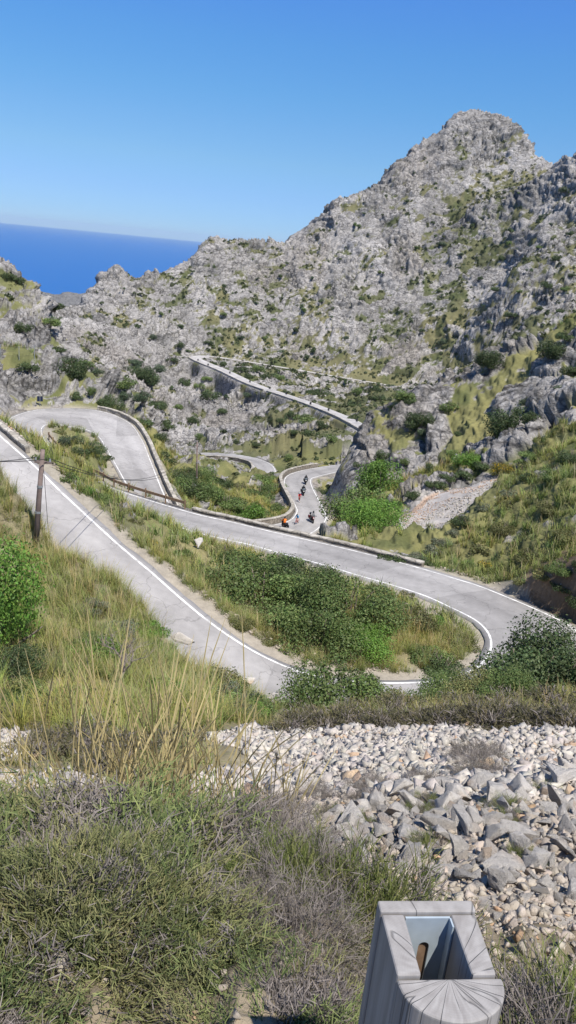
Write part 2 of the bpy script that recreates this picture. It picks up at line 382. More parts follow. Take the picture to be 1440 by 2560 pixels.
H(860, 190, 52); H(950, 200, 54); H(1050, 210, 55); H(1150, 220, 55); H(1250, 225, 53); H(1350, 230, 50); H(1440, 240, 45); H(1000, 260, 60); H(1200, 330, 66); H(1350, 340, 60)
V((250, 1880, 11.5, .9), (150, 1925, 9.3, .75), (400, 1885, 11, .75), (320, 1935, 8.8, .9), (430, 1960, 7.6, .5), (450, 1830, 15, .9), (60, 1900, 10, .25), (20, 1850, 12, .25), (540, 1815, 16.5, .9))
# talus and grass slope on the right
V((1250, 1188, 92, .0), (1200, 1215, 88, .0), (1100, 1250, 84, .0), (1000, 1300, 78, .0), (1000, 1345, 72, .0), (1100, 1300, 77, .5), (1200, 1260, 80, .8), (1300, 1190, 86, 1), (1440, 1130, 79, 1), (1350, 1220, 74, 1), (1440, 1220, 68, .95), (1440, 1310, 61, 1), (1330, 1330, 64, 1), (1220, 1340, 66, 1), (1150, 1375, 64, 1), (1060, 1390, 64, 1), (960, 1365, 68, .9), (850, 1340, 74, .9), (1010, 1375, 66, .9), (1200, 1420, 60.5, 1), (1290, 1440, 58, 1), (1330, 1425, 55.6, .9), (1380, 1418, 54.2, .9), (1440, 1400, 53.0, .9), (1520, 1380, 52.0, .9), (1520, 1420, 54, .9), (1600, 1400, 52, .9))
V((850, 1560, 43, 1), (900, 1500, 48.5, 1), (750, 1450, 51, 1), (600, 1400, 55, 1), (640, 1560, 43, 1), (1050, 1600, 43.5, 1), (950, 1640, 39.5, .8), (1130, 1560, 46.5, 1), (430, 1380, 50, 1), (300, 1290, 57, 1), (200, 1200, 66, 1), (180, 1110, 92, 1), (230, 1120, 94, 1))
# ground in front: bank between the viewer and the road
V((165, 1362, 34, .9), (120, 1300, 36, .9), (88, 1392, 33, .8), (60, 1225, 39, .9), (0, 1222, 40, .9), (-80, 1200, 42, .9), (205, 1410, 31.5, .9), (260, 1450, 30.5, .9), (330, 1505, 29, .9), (400, 1600, 27, .9), (500, 1690, 25.5, .8), (620, 1735, 25.5, .7), (700, 1775, 25, .8), (50, 1500, 28, 1), (50, 1620, 22, 1), (200, 1560, 25, 1), (300, 1650, 22.5, 1), (200, 1720, 18.5, 1), (450, 1750, 20.5, 1), (560, 1790, 18.5, .9), (350, 1830, 14, .9), (50, 1760, 16, .9), (50, 1850, 12, .3), (-200, 1500, 28, .9), (-200, 1800, 14, .8))
V((750, 1835, 18, .8), (850, 1832, 18, .9), (1000, 1830, 18, .9), (1200, 1815, 18.5, .9), (1400, 1800, 19, .9), (1300, 1775, 23, 1), (1440, 1750, 25.5, 1), (1100, 1795, 24, 1), (900, 1810, 23.5, 1), (1250, 1755, 28, .9), (1400, 1720, 31, .9), (790, 1790, 28, .9), (1000, 1782, 29, .9), (900, 1782, 29, .9), (760, 1825, 21, .9), (1600, 1720, 30, .9), (1500, 1650, 40, .9))
V((560, 1850, 13, .1), (640, 1815, 15.8, .05), (800, 1860, 13, .0), (1000, 1860, 13, .0), (1250, 1855, 13, .1), (1440, 1840, 13.5, .3), (600, 1950, 8.3, .0), (800, 1960, 7.8, .0), (1000, 1960, 7.6, .1), (1300, 1960, 7.3, .1), (1440, 1940, 7.8, .1), (150, 1960, 7.8, .3), (350, 2010, 6.2, .5), (800, 2060, 5.2, .0), (1200, 2060, 5.0, .0), (1440, 2060, 4.8, .0), (1000, 2160, 3.7, .0), (1300, 2180, 3.5, .0), (200, 2150, 4.0, .7), (500, 2150, 4.0, .6))
for a in (-60, -30, -12, 0, 12, 30, 60):
    for r, d in ((.3, 1.62), (.8, 1.66), (1.3, 1.75), (1.9, 2.05), (2.7, 2.55)):
        HID.append((np.array([r * math.sin(math.radians(a)), r * math.cos(math.radians(a)), -d]), .5))
for r, d in ((5, 4), (12, 8), (30, 14.5), (60, 17), (100, 18), (170, 0), (300, 20), (650, 40)): 
    for a in (-42, -62): HID.append((np.array([r * math.sin(math.radians(a)), r * math.cos(math.radians(a)), -d]), .4))
for r, d in ((5, 4), (12, 8), (25, 13), (45, 17), (65, 13), (100, 10), (170, 0), (300, 15), (500, -10), (800, -110)):
    for a in (42, 62): HID.append((np.array([r * math.sin(math.radians(a)), r * math.cos(math.radians(a)), -d]), .4))
for a in (-62, -40, -20, -10, 0, 10, 20, 40, 62):
    for r, d in ((1250, 400), (1700, 660)): HID.append((np.array([r * math.sin(math.radians(a)), r * math.cos(math.radians(a)), -d]), .3))

def road_pts():
    out = []
    for L, R in ROADS:
        for q in (L, R):
            for k in range(0, len(q), 8): out.append((q[k] - np.array([0, 0, .15]), .6))
    # foot of the retaining walls
    for k in range(24, len(L4) - 72, 6): pass
    return out
CTRL = CT + HID + road_pts()
cp = np.array([c[0] for c in CTRL]); cv = np.array([c[1] for c in CTRL])
cphi = np.arctan2(cp[:, 0], cp[:, 1]); clr = np.log(np.hypot(cp[:, 0], cp[:, 1])); ce = cp[:, 2] / np.exp(clr)
# drop near-duplicate control points (they make the fit unstable)
keep = []
for i in range(len(cp)):
    if all((cphi[i] - cphi[j]) ** 2 + (clr[i] - clr[j]) ** 2 > 0.006 ** 2 for j in keep): keep.append(i)
cphi, clr, ce, cv = cphi[keep], clr[keep], ce[keep], cv[keep]
EPS = 0.012
def kern(d2): return np.sqrt(d2 + EPS * EPS)
A = kern((cphi[:, None] - cphi[None]) ** 2 + (clr[:, None] - clr[None]) ** 2)
n = len(A); M = np.zeros((n + 1, n + 1)); M[:n, :n] = A - 1e-4 * np.eye(n); M[:n, n] = 1; M[n, :n] = 1
W = np.linalg.solve(M, np.concatenate([np.stack([ce, cv], 1), np.zeros((1, 2))]))

# grid: dense inside the view, sparse all round
pin = np.radians(np.arange(-31, 31.001, .078))
pout = np.radians(np.concatenate([np.arange(31.6, 45, .7), np.arange(46, 75, 2.5), np.linspace(76, 180, 20)]))
PHI = np.concatenate([-pout[::-1], pin, pout])
seg = [(.25, 1, 14), (1, 6, 150), (6, 20, 150), (20, 45, 190), (45, 130, 300), (130, 225, 170), (225, 450, 140), (450, 700, 250), (700, 980, 280), (980, 1150, 30), (1150, 1900, 20)]
RR = np.concatenate([np.geomspace(a, b, k, endpoint=False) for a, b, k in seg] + [[1900.]])
LR = np.log(RR)
# evaluate the fit on a coarser grid, then interpolate
gp = np.concatenate([np.radians(np.arange(-62, -31, 3.1)), np.radians(np.arange(-31, 31.01, .31)), np.radians(np.arange(33, 63, 3.1))])
gl = np.concatenate([np.linspace(LR[0], math.log(6), 60, endpoint=False), np.linspace(math.log(6), math.log(1000), 400), np.linspace(math.log(1010), LR[-1], 16)])
GP, GL = np.meshgrid(gp, gl); q = np.stack([GP.ravel(), GL.ravel()], 1).astype(f32)
EV = np.zeros((len(q), 2))
for s in range(0, len(q), 8000):
    b = q[s:s + 8000]
    EV[s:s + 8000] = kern((b[:, 0:1] - cphi[None]) ** 2 + (b[:, 1:2] - clr[None]) ** 2) @ W[:n] + W[n]
EV = EV.reshape(len(gl), len(gp), 2)
pc = np.clip(PHI, gp[0], gp[-1])
ip = np.clip(np.searchsorted(gp, pc) - 1, 0, len(gp) - 2); fp = (pc - gp[ip]) / (gp[ip + 1] - gp[ip])
il = np.clip(np.searchsorted(gl, LR) - 1, 0, len(gl) - 2); fl = (LR - gl[il]) / (gl[il + 1] - gl[il])
def up(Z):
    a = Z[:, ip] * (1 - fp) + Z[:, ip + 1] * fp
    return a[il] * (1 - fl)[:, None] + a[il + 1] * fl[:, None]
E2, VEG = up(EV[:, :, 0]), np.clip(up(EV[:, :, 1]), 0, 1)
NR, NP = len(RR), len(PHI)
X = RR[:, None] * np.sin(PHI)[None]; Y = RR[:, None] * np.cos(PHI)[None]; Z = E2 * RR[:, None]
print('grid', NR, NP, NR * NP, 'ctrl', n, round(time.time() - T0, 1))

# ---------------------------------------------------------------- carve the roads into the ground
ROADD = np.full((NR, NP), 1e3)      # distance outside the carriageway
def carve(L, R, shoulder, blend_l, blend_r, lo=.14, cut_xy=None):
    C = (L + R) / 2; hw = np.linalg.norm(L[:, :2] - R[:, :2], axis=1) / 2
    t = np.gradient(C[:, :2], axis=0); t /= np.linalg.norm(t, axis=1)[:, None]
    # resample finely
    k = np.linspace(0, len(C) - 1, len(C) * 3)
    def rs(a): return np.stack([np.interp(k, np.arange(len(a)), a[:, i]) for i in range(a.shape[1])], 1)
    C, t, hw = rs(C), rs(t), rs(hw[:, None])[:, 0]
    rr = np.hypot(C[:, 0], C[:, 1]); ph = np.arctan2(C[:, 0], C[:, 1]); mg = max(blend_l, blend_r) + shoulder + hw.max() + 2
    i0, i1 = np.searchsorted(RR, rr.min() - mg), np.searchsorted(RR, rr.max() + mg)
    dj = mg / rr.min(); j0, j1 = np.searchsorted(PHI, ph.min() - dj), np.searchsorted(PHI, ph.max() + dj)
    xs, ys = X[i0:i1, j0:j1], Y[i0:i1, j0:j1]; sh = xs.shape
    pts = np.stack([xs.ravel(), ys.ravel()], 1).astype(f32); Cf = C[:, :2].astype(f32)
    bd = np.full(len(pts), 1e9, f32); bi = np.zeros(len(pts), np.int32)
    c2 = (Cf ** 2).sum(1)
    for s in range(0, len(pts), 20000):
        b = pts[s:s + 20000]
        d = c2[None] - 2 * b @ Cf.T
        bi[s:s + 20000] = d.argmin(1)
    dv = pts - Cf[bi]; bd = np.hypot(dv[:, 0], dv[:, 1])
    side = (t[bi, 0] * dv[:, 1] - t[bi, 1] * dv[:, 0]) > 0
    # refine: distance to the real (possibly skewed) carriageway surface
    Lf, Rf = rs(L), rs(R); zsurf = C[bi, 2].copy(); dist = np.maximum(bd - hw[bi], 0)
    cand = np.nonzero(bd < hw[bi] * 1.6 + mg)[0]
    tt_ = np.linspace(0, 1, 9)[None, :, None]
    S_ = Lf[:, None] * tt_ + Rf[:, None] * (1 - tt_)          # (n, 9, 3)
    offs = np.arange(-10, 11, 2)
    for s in range(0, len(cand), 20000):
        ix = cand[s:s + 20000]; k_ = np.clip(bi[ix][:, None] + offs[None], 0, len(S_) - 1)
        q_ = S_[k_].reshape(len(ix), -1, 3); d_ = np.hypot(q_[:, :, 0] - pts[ix, 0:1], q_[:, :, 1] - pts[ix, 1:2]); a_ = d_.argmin(1)
        dist[ix] = np.minimum(np.maximum(d_[np.arange(len(ix)), a_] - .45, 0), 1e3); zsurf[ix] = q_[np.arange(len(ix)), a_, 2]
    out = dist - shoulder
    bl = np.where(side, blend_l, blend_r)
    if cut_xy is not None: bl = np.where(~side & (pts[:, 0] > cut_xy[0]) & (pts[:, 1] > cut_xy[1]), .45, bl)
    w = 1 - sstep(0, 1, np.clip(out / bl, 0, 1))
    w = w.reshape(sh); zr = (zsurf - lo).reshape(sh)
    Z[i0:i1, j0:j1] = Z[i0:i1, j0:j1] * (1 - w) + zr * w
    ROADD[i0:i1, j0:j1] = np.minimum(ROADD[i0:i1, j0:j1], np.maximum(out, 0).reshape(sh))
carve(L4, R4, 1.0, 2.2, 4.0, .5)
carve(L3, R3, .8, 2.5, 3.0, .3)
carve(L2, R2, .5, 1.0, 2.5, .25)
carve(L1, R1, .45, 2.2, 2.2, .12, (14.8, 43.0))
print('carved', round(time.time() - T0, 1))

TALP = np.array([by_range(*p) for p in ((1268, 1176, 93), (1232, 1238, 86), (1125, 1328, 75.5), (1010, 1388, 68.5), (940, 1330, 75.5), (1075, 1228, 87))])[:, :2]
def inside(pts, poly):
    c = np.zeros(len(pts), bool); n_ = len(poly); j = n_ - 1
    for i in range(n_):
        xi, yi = poly[i]; xj, yj = poly[j]
        c ^= ((yi > pts[:, 1]) != (yj > pts[:, 1])) & (pts[:, 0] < (xj - xi) * (pts[:, 1] - yi) / (yj - yi + 1e-12) + xi)
        j = i
    return c
# ---------------------------------------------------------------- rock relief
B0 = np.stack([X, Y, Z], 2)
du = np.gradient(B0, axis=0); dv = np.gradient(B0, axis=1)
N0 = np.cross(dv, du); N0 /= np.linalg.norm(N0, axis=2)[:, :, None] + 1e-9
N0 = np.where(N0[:, :, 2:3] < 0, -N0, N0)
P = B0.reshape(-1, 3).astype(f32); NF = N0.reshape(-1, 3).astype(f32)
rf = np.repeat(RR, NP).astype(f32); veg = VEG.ravel().astype(f32); rd = ROADD.ravel().astype(f32)
TALW = np.zeros(len(P), f32)
for gx in (-2.5, 0, 2.5):
    for gy in (-2.5, 0, 2.5): TALW += inside(P[:, :2] + np.array([gx, gy], f32), TALP) / 9.0
TALW = sstep(0, .5, TALW).astype(f32)
H_ = np.zeros(len(P), f32)          # rock relief, metres
far = rf > 235; mid = (rf > 42) & ~far; near = rf <= 42
def blocks(mask, scales, warp):
    Q = P[mask] * np.array([1, 1, 1.0], f32)
    wv = np.stack([vnoise(Q, warp, 31), vnoise(Q, warp, 32), vnoise(Q, warp, 33)], 1) * (warp * .22)
    Q = Q + wv
    # strata: tilt the lattice so beds dip to the left
    a = math.radians(24); ca, sa = math.cos(a), math.sin(a)
    Q = np.stack([Q[:, 0] * ca + Q[:, 2] * sa, Q[:, 1], (-Q[:, 0] * sa + Q[:, 2] * ca) * 2.1], 1)
    vary = .25 + 1.15 * sstep(-.35, .4, fbm(Q, scales[0][0] * 2.2, 2, 57))      # broken ground against smooth slabs
    h = 0; cr_ = np.zeros(len(Q), f32)
    for k, (sc, amp, ck) in enumerate(scales):
        b, c = worley_blocks(Q, sc, 5 + k * 3)
        h = h + (amp * b - ck * (1 - sstep(0, .10, c))) * (1 if k == 0 else vary); cr_ = np.maximum(cr_, np.clip(vary, .5, 1) * (1 - sstep(.0, (.08, .12, .15)[k], c)) * (.8, .85, .7)[k])
    # weathered beds
    s_ = scales[1][0]; zz = Q[:, 2] / (s_ * .55) + .8 * vnoise(Q, s_ * 3, 51)
    h = h + scales[1][1] * .45 * ((zz - np.floor(zz)) ** 1.6 - .4)
    h = h + scales[0][1] * .5 * (1 - 2 * np.abs(fbm(Q, scales[0][0] * .5, 3, 52)) - .6)
    s0 = scales[0][0]; z0 = Q[:, 2] / (s0 * 1.1) + .9 * vnoise(Q, s0 * 2.5, 55)
    h = h + scales[0][1] * .95 * ((z0 - np.floor(z0)) ** 2.2 - .3) * sstep(-.3, .3, vnoise(Q, s0 * 3.5, 56))
    h = h + scales[2][1] * .9 * fbm(Q, scales[2][0] * 1.4, 3, 58)
    return h, cr_
CRK = np.zeros(len(P), f32)
H_[far], CRK[far] = blocks(far, [(22, 3.6, 1.6), (8, 2.1, 1.6), (3.3, 1.15, .9)], 30)
H_[mid], CRK[mid] = blocks(mid, [(10, 2.2, .9), (3.6, 1.0, .7), (1.3, .38, .35)], 10)
H_[near] = .35 * fbm(P[near], 3.0, 4, 3) * np.clip((rf[near] - 1.5) / 12, .03, 1)
print('rock', round(time.time() - T0, 1))
macro = np.zeros(len(P), f32)
macro[far] = 9.0 * (.62 - np.abs(fbm(P[far] * np.array([1.25, .8, .8], f32), 85, 3, 301)) * 2.2) * sstep(0, 60, rd[far]) * (.4 + .6 * sstep(-90, -10, P[far][:, 0]))
macro[mid] = 1.6 * (.5 - np.abs(fbm(P[mid], 22, 2, 302)) * 2.2) * sstep(.5, 14, rd[mid]) * (1 - sstep(.55, .9, veg[mid]))
amp = np.where(far, 5.0, np.where(mid, 2.1, .3)).astype(f32)
low = np.zeros(len(P), f32); low[~near] = fbm(P[~near], 1.0 * 60, 3, 77)
low2 = fbm(P / (rf[:, None] ** .5), .6, 5, 41, .72)
# vegetation level: the grass surface rock has to stick out of
crag_l = (P[:, 0] < -14) & (rf > 121) & (rf < 235)
vfar = np.where(far, veg * .86 - .02, np.where(crag_l, veg * .62, np.where((P[:, 0] > 4) & (rf > 92) & (rf < 180) & (veg < .72), veg * .55, veg)))
gl_ = (vfar - .44) * 1.8 + low2 * 1.5 + low * .25
rockh = H_ / amp
fade = sstep(0.2, 5.0, rd) * np.where(far, 1, np.where(mid, sstep(.5, 6, rd), 1))
rk = sstep(-.07, .09, rockh - gl_)
disp = np.maximum(H_, gl_ * amp * .8)
disp = np.where(far, np.minimum(disp, .10 * rd), disp)      # smooth ground beside the far road
tal_keep = 1 - TALW
disp = disp * np.where(far, 1.0, np.where(mid, 1.0 - .6 * sstep(.7, 1, veg), 1)) * fade * tal_keep
P2 = P + NF * (disp + macro * np.where(far, 1, 1 - TALW))[:, None]
# fine irregularity
fine = np.where(far, 1.5, np.where(mid, .4, .06)).astype(f32) * fade
P2[:, 2] += fine * fbm(P2, 2.2, 3, 91)
GRID = P2.reshape(NR, NP, 3)
RK = rk.reshape(NR, NP)

def gpos(x, y):
    """surface point over the undisplaced (x, y)"""
    r = math.hypot(x, y); a = math.atan2(x, y)
    i = min(max(np.searchsorted(RR, r) - 1, 0), NR - 2); j = min(max(np.searchsorted(PHI, a) - 1, 0), NP - 2)
    u = (r - RR[i]) / (RR[i + 1] - RR[i]); v = (a - PHI[j]) / (PHI[j + 1] - PHI[j])
    return (GRID[i, j] * (1 - u) + GRID[i + 1, j] * u) * (1 - v) + (GRID[i, j + 1] * (1 - u) + GRID[i + 1, j + 1] * u) * v

def pick(px, py):
    """first surface point met by the sight line towards (px, py)"""
    v = ray(px, py); a = math.atan2(v[0], v[1]); e = v[2] / math.hypot(v[0], v[1])
    j = min(max(np.searchsorted(PHI, a), 0), NP - 1)
    col = GRID[:, j]; ee = col[:, 2] / np.hypot(col[:, 0], col[:, 1])
    k = np.nonzero(ee >= e)[0]; k = k[k > 60] if len(k) else k
    return col[k[0]].copy() if len(k) else None

# ---------------------------------------------------------------- ground colours (albedo, with painted shade in the fissures)
pn1 = fbm(P2, 26, 3, 11); pn2 = vnoise(P2 / (rf[:, None] ** .6), .55, 12); pn3 = vnoise(P2 / (rf[:, None] ** .6), .16, 13)
rock = np.array([.385, .366, .350]) * (1 + .16 * pn1[:, None] + .16 * pn2[:, None] + .10 * pn3[:, None])
warm = sstep(.35, .75, vnoise(P2 / (rf[:, None] ** .6), .8, 14))[:, None] * .35
rock = rock * (1 - warm) + np.array([.25, .215, .18]) * warm
dark = sstep(.25, .7, vnoise(P2 / (rf[:, None] ** .6), .33, 15))[:, None] * .45
rock = rock * (1 - dark) + np.array([.135, .134, .136]) * dark
fiss = (CRK * sstep(-.45, .25, vnoise(P2 / (rf[:, None] ** .5), .9, 19)))[:, None] * .85
rock = rock * (1 - fiss) + np.array([.055, .055, .045]) * fiss      # fissures darkened: crevice shade painted into the colour, with lichen and growth
gmix = np.clip(.5 + .75 * pn2 + .5 * pn1, 0, 1)[:, None]
grass = np.where(far[:, None], np.array([.152, .142, .074]), np.array([.225, .205, .085])) * gmix + np.where(far[:, None], np.array([.085, .092, .048]), np.array([.125, .130, .058])) * (1 - gmix)
sm = sstep(.3, .6, pn3)[:, None] * .6
grass = grass * (1 - sm) + np.array([.062, .078, .030]) * sm
cc = rock * rk[:, None] + grass * (1 - rk[:, None])
# near ground: soil and gravel between plants
soil = np.array([.235, .19, .14]) * (1 + .25 * pn2[:, None] + .2 * pn3[:, None])
scree = np.array([.36, .325, .285]) * (1 + .12 * pn2[:, None])
nw = (1 - sstep(36, 60, rf))[:, None]
sw = (1 - sstep(.15, .45, veg))[:, None]
ncol = scree * sw + (soil * (.55 + .3 * (rf < 6)[:, None]) + grass * (.45 - .3 * (rf < 6)[:, None])) * (1 - sw)
cc = cc * (1 - nw) + ncol * nw
# verge: pale gravel beside the roads
vg = ((1 - sstep(.2, 1.6, rd)) * (rf < 200))[:, None] * .75
cc = cc * (1 - vg) + np.array([.33, .295, .255]) * vg
# pink talus fan on the right
tal = TALP
tm = inside(P[:, :2], tal)
TAL = tm
up_side = tm & ((P[:, 0] - tal[4][0]) * (tal[5][1] - tal[4][1]) - (P[:, 1] - tal[4][1]) * (tal[5][0] - tal[4][0]) < 10.0)
cc[tm] = np.array([.37, .345, .325]) * (1 + .15 * pn3[tm, None])
cc[up_side] = np.array([.34, .25, .19]) * (1 + .15 * pn3[up_side, None])

cut = inside(P[:, :2], np.array([by_range(*p_) for p_ in ((1290, 1475, 55), (1300, 1440, 57.5), (1380, 1430, 57), (1470, 1420, 56.5), (1500, 1560, 51), (1425, 1540, 51.5), (1350, 1500, 53))])[:, :2])
cc[cut] = np.array([.17, .125, .085]) * (1 + .35 * pn3[cut, None] + .25 * pn2[cut, None])
cc = np.clip(cc, .02, .8)
ii = np.arange(NR - 1)[:, None] * NP + np.arange(NP - 1)[None]
Fq = np.stack([ii, ii + 1, ii + NP + 1, ii + NP], 2).reshape(-1, 4)
m_ground = col_mat('rock_and_turf', rough=.95, spec=.08, noise=[(.35, .13), (2.6, .16), (14, .12)], cracks=[(.16, .10, .30), (.42, .13, .38), (1.1, .12, .6), (2.7, .13, .62)], bump=[(.28, 1.0, 'n'), (1.3, .38, 'n'), (16, .02, 'n')])
ground = mesh_np('ground', P2, Fq, m_ground, np.concatenate([cc, (rk * sstep(40, 70, rf) * (1 - TALW))[:, None]], 1))
tag(ground, kind='structure')
print('ground', round(time.time() - T0, 1))
# ---------------------------------------------------------------- carriageways
def asphalt():
    m, nt, b, out = new_mat('worn_pale_asphalt')
    tc = nt.nodes.new('ShaderNodeTexCoord'); at = nt.nodes.new('ShaderNodeAttribute'); at.attribute_name = 'Col'
    c = at.outputs['Color']
    for sc, amt in ((.25, .10), (2.0, .07), (40, .10)):
        nz = nt.nodes.new('ShaderNodeTexNoise'); nz.inputs['Scale'].default_value = sc; nz.inputs['Detail'].default_value = 5
        nt.links.new(tc.outputs['Object'], nz.inputs['Vector'])
        mr = nt.nodes.new('ShaderNodeMapRange'); mr.inputs['From Min'].default_value = .3; mr.inputs['From Max'].default_value = .7
        mr.inputs['To Min'].default_value = 1 - amt; mr.inputs['To Max'].default_value = 1 + amt
        mx = nt.nodes.new('ShaderNodeVectorMath'); mx.operation = 'SCALE'
        nt.links.new(nz.outputs[0], mr.inputs[0]); nt.links.new(c, mx.inputs[0]); nt.links.new(mr.outputs[0], mx.inputs['Scale']); c = mx.outputs[0]
    # repairs: large cells a little darker or paler
    vp = nt.nodes.new('ShaderNodeTexVoronoi'); vp.inputs['Scale'].default_value = .16; nt.links.new(tc.outputs['Object'], vp.inputs['Vector'])
    sp = nt.nodes.new('ShaderNodeSeparateColor'); nt.links.new(vp.outputs['Color'], sp.inputs[0])
    m1 = nt.nodes.new('ShaderNodeMapRange'); m1.inputs['To Min'].default_value = .82; m1.inputs['To Max'].default_value = 1.08; nt.links.new(sp.outputs[0], m1.inputs[0])
    # cracks
    nzw = nt.nodes.new('ShaderNodeTexNoise'); nzw.inputs['Scale'].default_value = 1.2; nt.links.new(tc.outputs['Object'], nzw.inputs['Vector'])
    wv = nt.nodes.new('ShaderNodeVectorMath'); wv.operation = 'MULTIPLY_ADD'; wv.inputs[1].default_value = (1.2, 1.2, 1.2); nt.links.new(nzw.outputs['Color'], wv.inputs[0]); nt.links.new(tc.outputs['Object'], wv.inputs[2])
    vc = nt.nodes.new('ShaderNodeTexVoronoi'); vc.feature = 'DISTANCE_TO_EDGE'; vc.inputs['Scale'].default_value = .33; nt.links.new(wv.outputs[0], vc.inputs['Vector'])
    m2 = nt.nodes.new('ShaderNodeMapRange'); m2.inputs['From Max'].default_value = .014; m2.inputs['To Min'].default_value = .72; nt.links.new(vc.outputs[0], m2.inputs[0])
    for s_ in (m1, m2):
        mx = nt.nodes.new('ShaderNodeVectorMath'); mx.operation = 'SCALE'; nt.links.new(c, mx.inputs[0]); nt.links.new(s_.outputs[0], mx.inputs['Scale']); c = mx.outputs[0]
    nt.links.new(c, b.inputs['Base Color']); b.inputs['Roughness'].default_value = .85; b.inputs['Specular IOR Level'].default_value = .2
    return m
m_road = asphalt()
m_line = simple_mat('road_paint', (.60, .59, .57), .7, var=.4, scale=2.2)
ROADN = ['road', 'road', 'road', 'road']
def make_road(L, R, name, lines=(True, True), lw=.14, thick=.25, tone=.29):
    out = .32
    jl, jr = [(.16 * fbm((E_ * 1.0).astype(f32), 1.6, 3, 77 + i_) + .10 * fbm((E_ * 1.0).astype(f32), 6, 2, 87 + i_))[:, None] for i_, E_ in enumerate((L, R))]
    C = (L + R) / 2; d = L - R; w = np.linalg.norm(d[:, :2], axis=1)[:, None]; u = d / w
    n_ = len(L); cols = 13; V_ = []; cl = []
    cum = np.concatenate([[0], np.cumsum(np.linalg.norm(np.diff(C[:, :2], axis=0), axis=1))])
    for j in range(cols):
        t = j / (cols - 1)
        p = (R - u * (out + jr)) * (1 - t) + (L + u * (out + jl)) * t
        p = p.copy(); p[:, 2] += .05 * math.sin(math.pi * t)
        V_.append(p)
        tr = math.exp(-((t - .27) / .07) ** 2) + math.exp(-((t - .73) / .07) ** 2)   # polished wheel tracks
        mid_ = math.exp(-((t - .5) / .05) ** 2)
        base = tone + .034 * tr - .03 * mid_
        jn = .03 * np.array([vnoise(np.array([[s_, t * 3, 0]]), 7.0, 9)[0] for s_ in cum[::4]]).repeat(4)[:n_] if n_ < 4000 else 0
        cl.append(np.stack([(base + jn) * 1.03, (base + jn) * .985, (base + jn) * .955], 1))
    V_ = np.stack(V_, 1); cl = np.stack(cl, 1)
    # skirts
    a = V_[:, 0].copy(); a[:, 2] -= thick; b = V_[:, -1].copy(); b[:, 2] -= thick
    V_ = np.concatenate([a[:, None], V_, b[:, None]], 1); cl = np.concatenate([cl[:, :1], cl, cl[:, -1:]], 1)
    m_ = cols + 2
    ii = np.arange(n_ - 1)[:, None] * m_ + np.arange(m_ - 1)[None]
    Fq = np.stack([ii, ii + m_, ii + m_ + 1, ii + 1], 2).reshape(-1, 4)
    o = mesh_np(name, V_.reshape(-1, 3), Fq, m_road, cl.reshape(-1, 3)); tag(o, kind='structure')
    for k, (E_, sgn) in enumerate(((L, -1), (R, 1))):
        if not lines[k]: continue
        p = E_ + np.array([0, 0, .016]); q_ = E_ + sgn * u * lw + np.array([0, 0, .018])
        Vv = np.stack([p, q_], 1).reshape(-1, 3); i_ = np.arange(n_ - 1) * 2
        ln = mesh_np('edge_line', Vv, np.stack([i_, i_ + 2, i_ + 3, i_ + 1], 1), m_line, parent=o)
        ln['kind'] = 'structure'
    return o
make_road(L1, R1, 'road'); make_road(L2, R2, 'road', lw=.17); make_road(L3, R3, 'road', lw=.18, thick=.8); make_road(L4, R4, 'road', lw=.22, thick=1.2, tone=.38)

# ---------------------------------------------------------------- sea, far headland
m, nt, b, out = new_mat('deep_sea'); m_sea = m
b.inputs['Base Color'].default_value = (.008, .088, .30, 1); b.inputs['Roughness'].default_value = .35; b.inputs['IOR'].default_value = 1.33; b.inputs['Specular IOR Level'].default_value = .25
tc = nt.nodes.new('ShaderNodeTexCoord'); nz = nt.nodes.new('ShaderNodeTexNoise'); nz.inputs['Scale'].default_value = .02; nz.inputs['Detail'].default_value = 6
nt.links.new(tc.outputs['Object'], nz.inputs['Vector']); bp = nt.nodes.new('ShaderNodeBump'); bp.inputs['Distance'].default_value = 2.0; bp.inputs['Strength'].default_value = .6
nt.links.new(nz.outputs[0], bp.inputs['Height']); nt.links.new(bp.outputs[0], b.inputs['Normal'])
SEA = -260.0
na, rs_ = 96, np.geomspace(1500, 70000, 40)
ang = np.linspace(0, 2 * math.pi, na, endpoint=False)
Vs = np.stack([(rs_[:, None] * np.sin(ang)), (rs_[:, None] * np.cos(ang)), np.full((40, na), SEA)], 2).reshape(-1, 3)
ii = np.arange(39)[:, None] * na + np.arange(na)[None]; jn = np.arange(39)[:, None] * na + (np.arange(na)[None] + 1) % na
sea = mesh_np('sea', Vs, np.stack([ii, ii + na, jn + na, jn], 2).reshape(-1, 4), m_sea); tag(sea, kind='structure')
# headland beyond the left ridge
rowsh = []
nx, ny = 160, 60
hx = np.linspace(-1, 1, nx); hy = np.linspace(0, 1, ny)
c0 = by_range(150, 742, 2600)
HX, HY = np.meshgrid(hx, hy)
wx = c0[0] + HX * 330; wy = 2300 + HY * 600
prof = np.interp(HX, [-1, -.55, -.34, -.12, .1, .3, .45, .8, 1], [-1.0, -.35, .0, -.04, -.02, .03, .10, .12, .0])
Ph = np.stack([wx.ravel(), wy.ravel(), np.zeros(nx * ny)], 1).astype(f32)
hz = c0[2] + prof.ravel() * 115 - 300 * np.abs(HY.ravel() - .5) ** 1.3 * 2.2 + 24 * fbm(Ph, 150, 4, 5) + 8 * worley_blocks(Ph, 60, 3)[0]
hz = np.where(np.abs(HX.ravel()) > .98, -620, hz); Ph[:, 2] = hz
hcol = np.array([.20, .195, .19]) * (1 + .2 * fbm(Ph, 60, 3, 6))[:, None]
gm = sstep(.1, .5, fbm(Ph, 80, 3, 8))[:, None] * .6; hcol = hcol * (1 - gm) + np.array([.09, .10, .06]) * gm
ii = np.arange(ny - 1)[:, None] * nx + np.arange(nx - 1)[None]
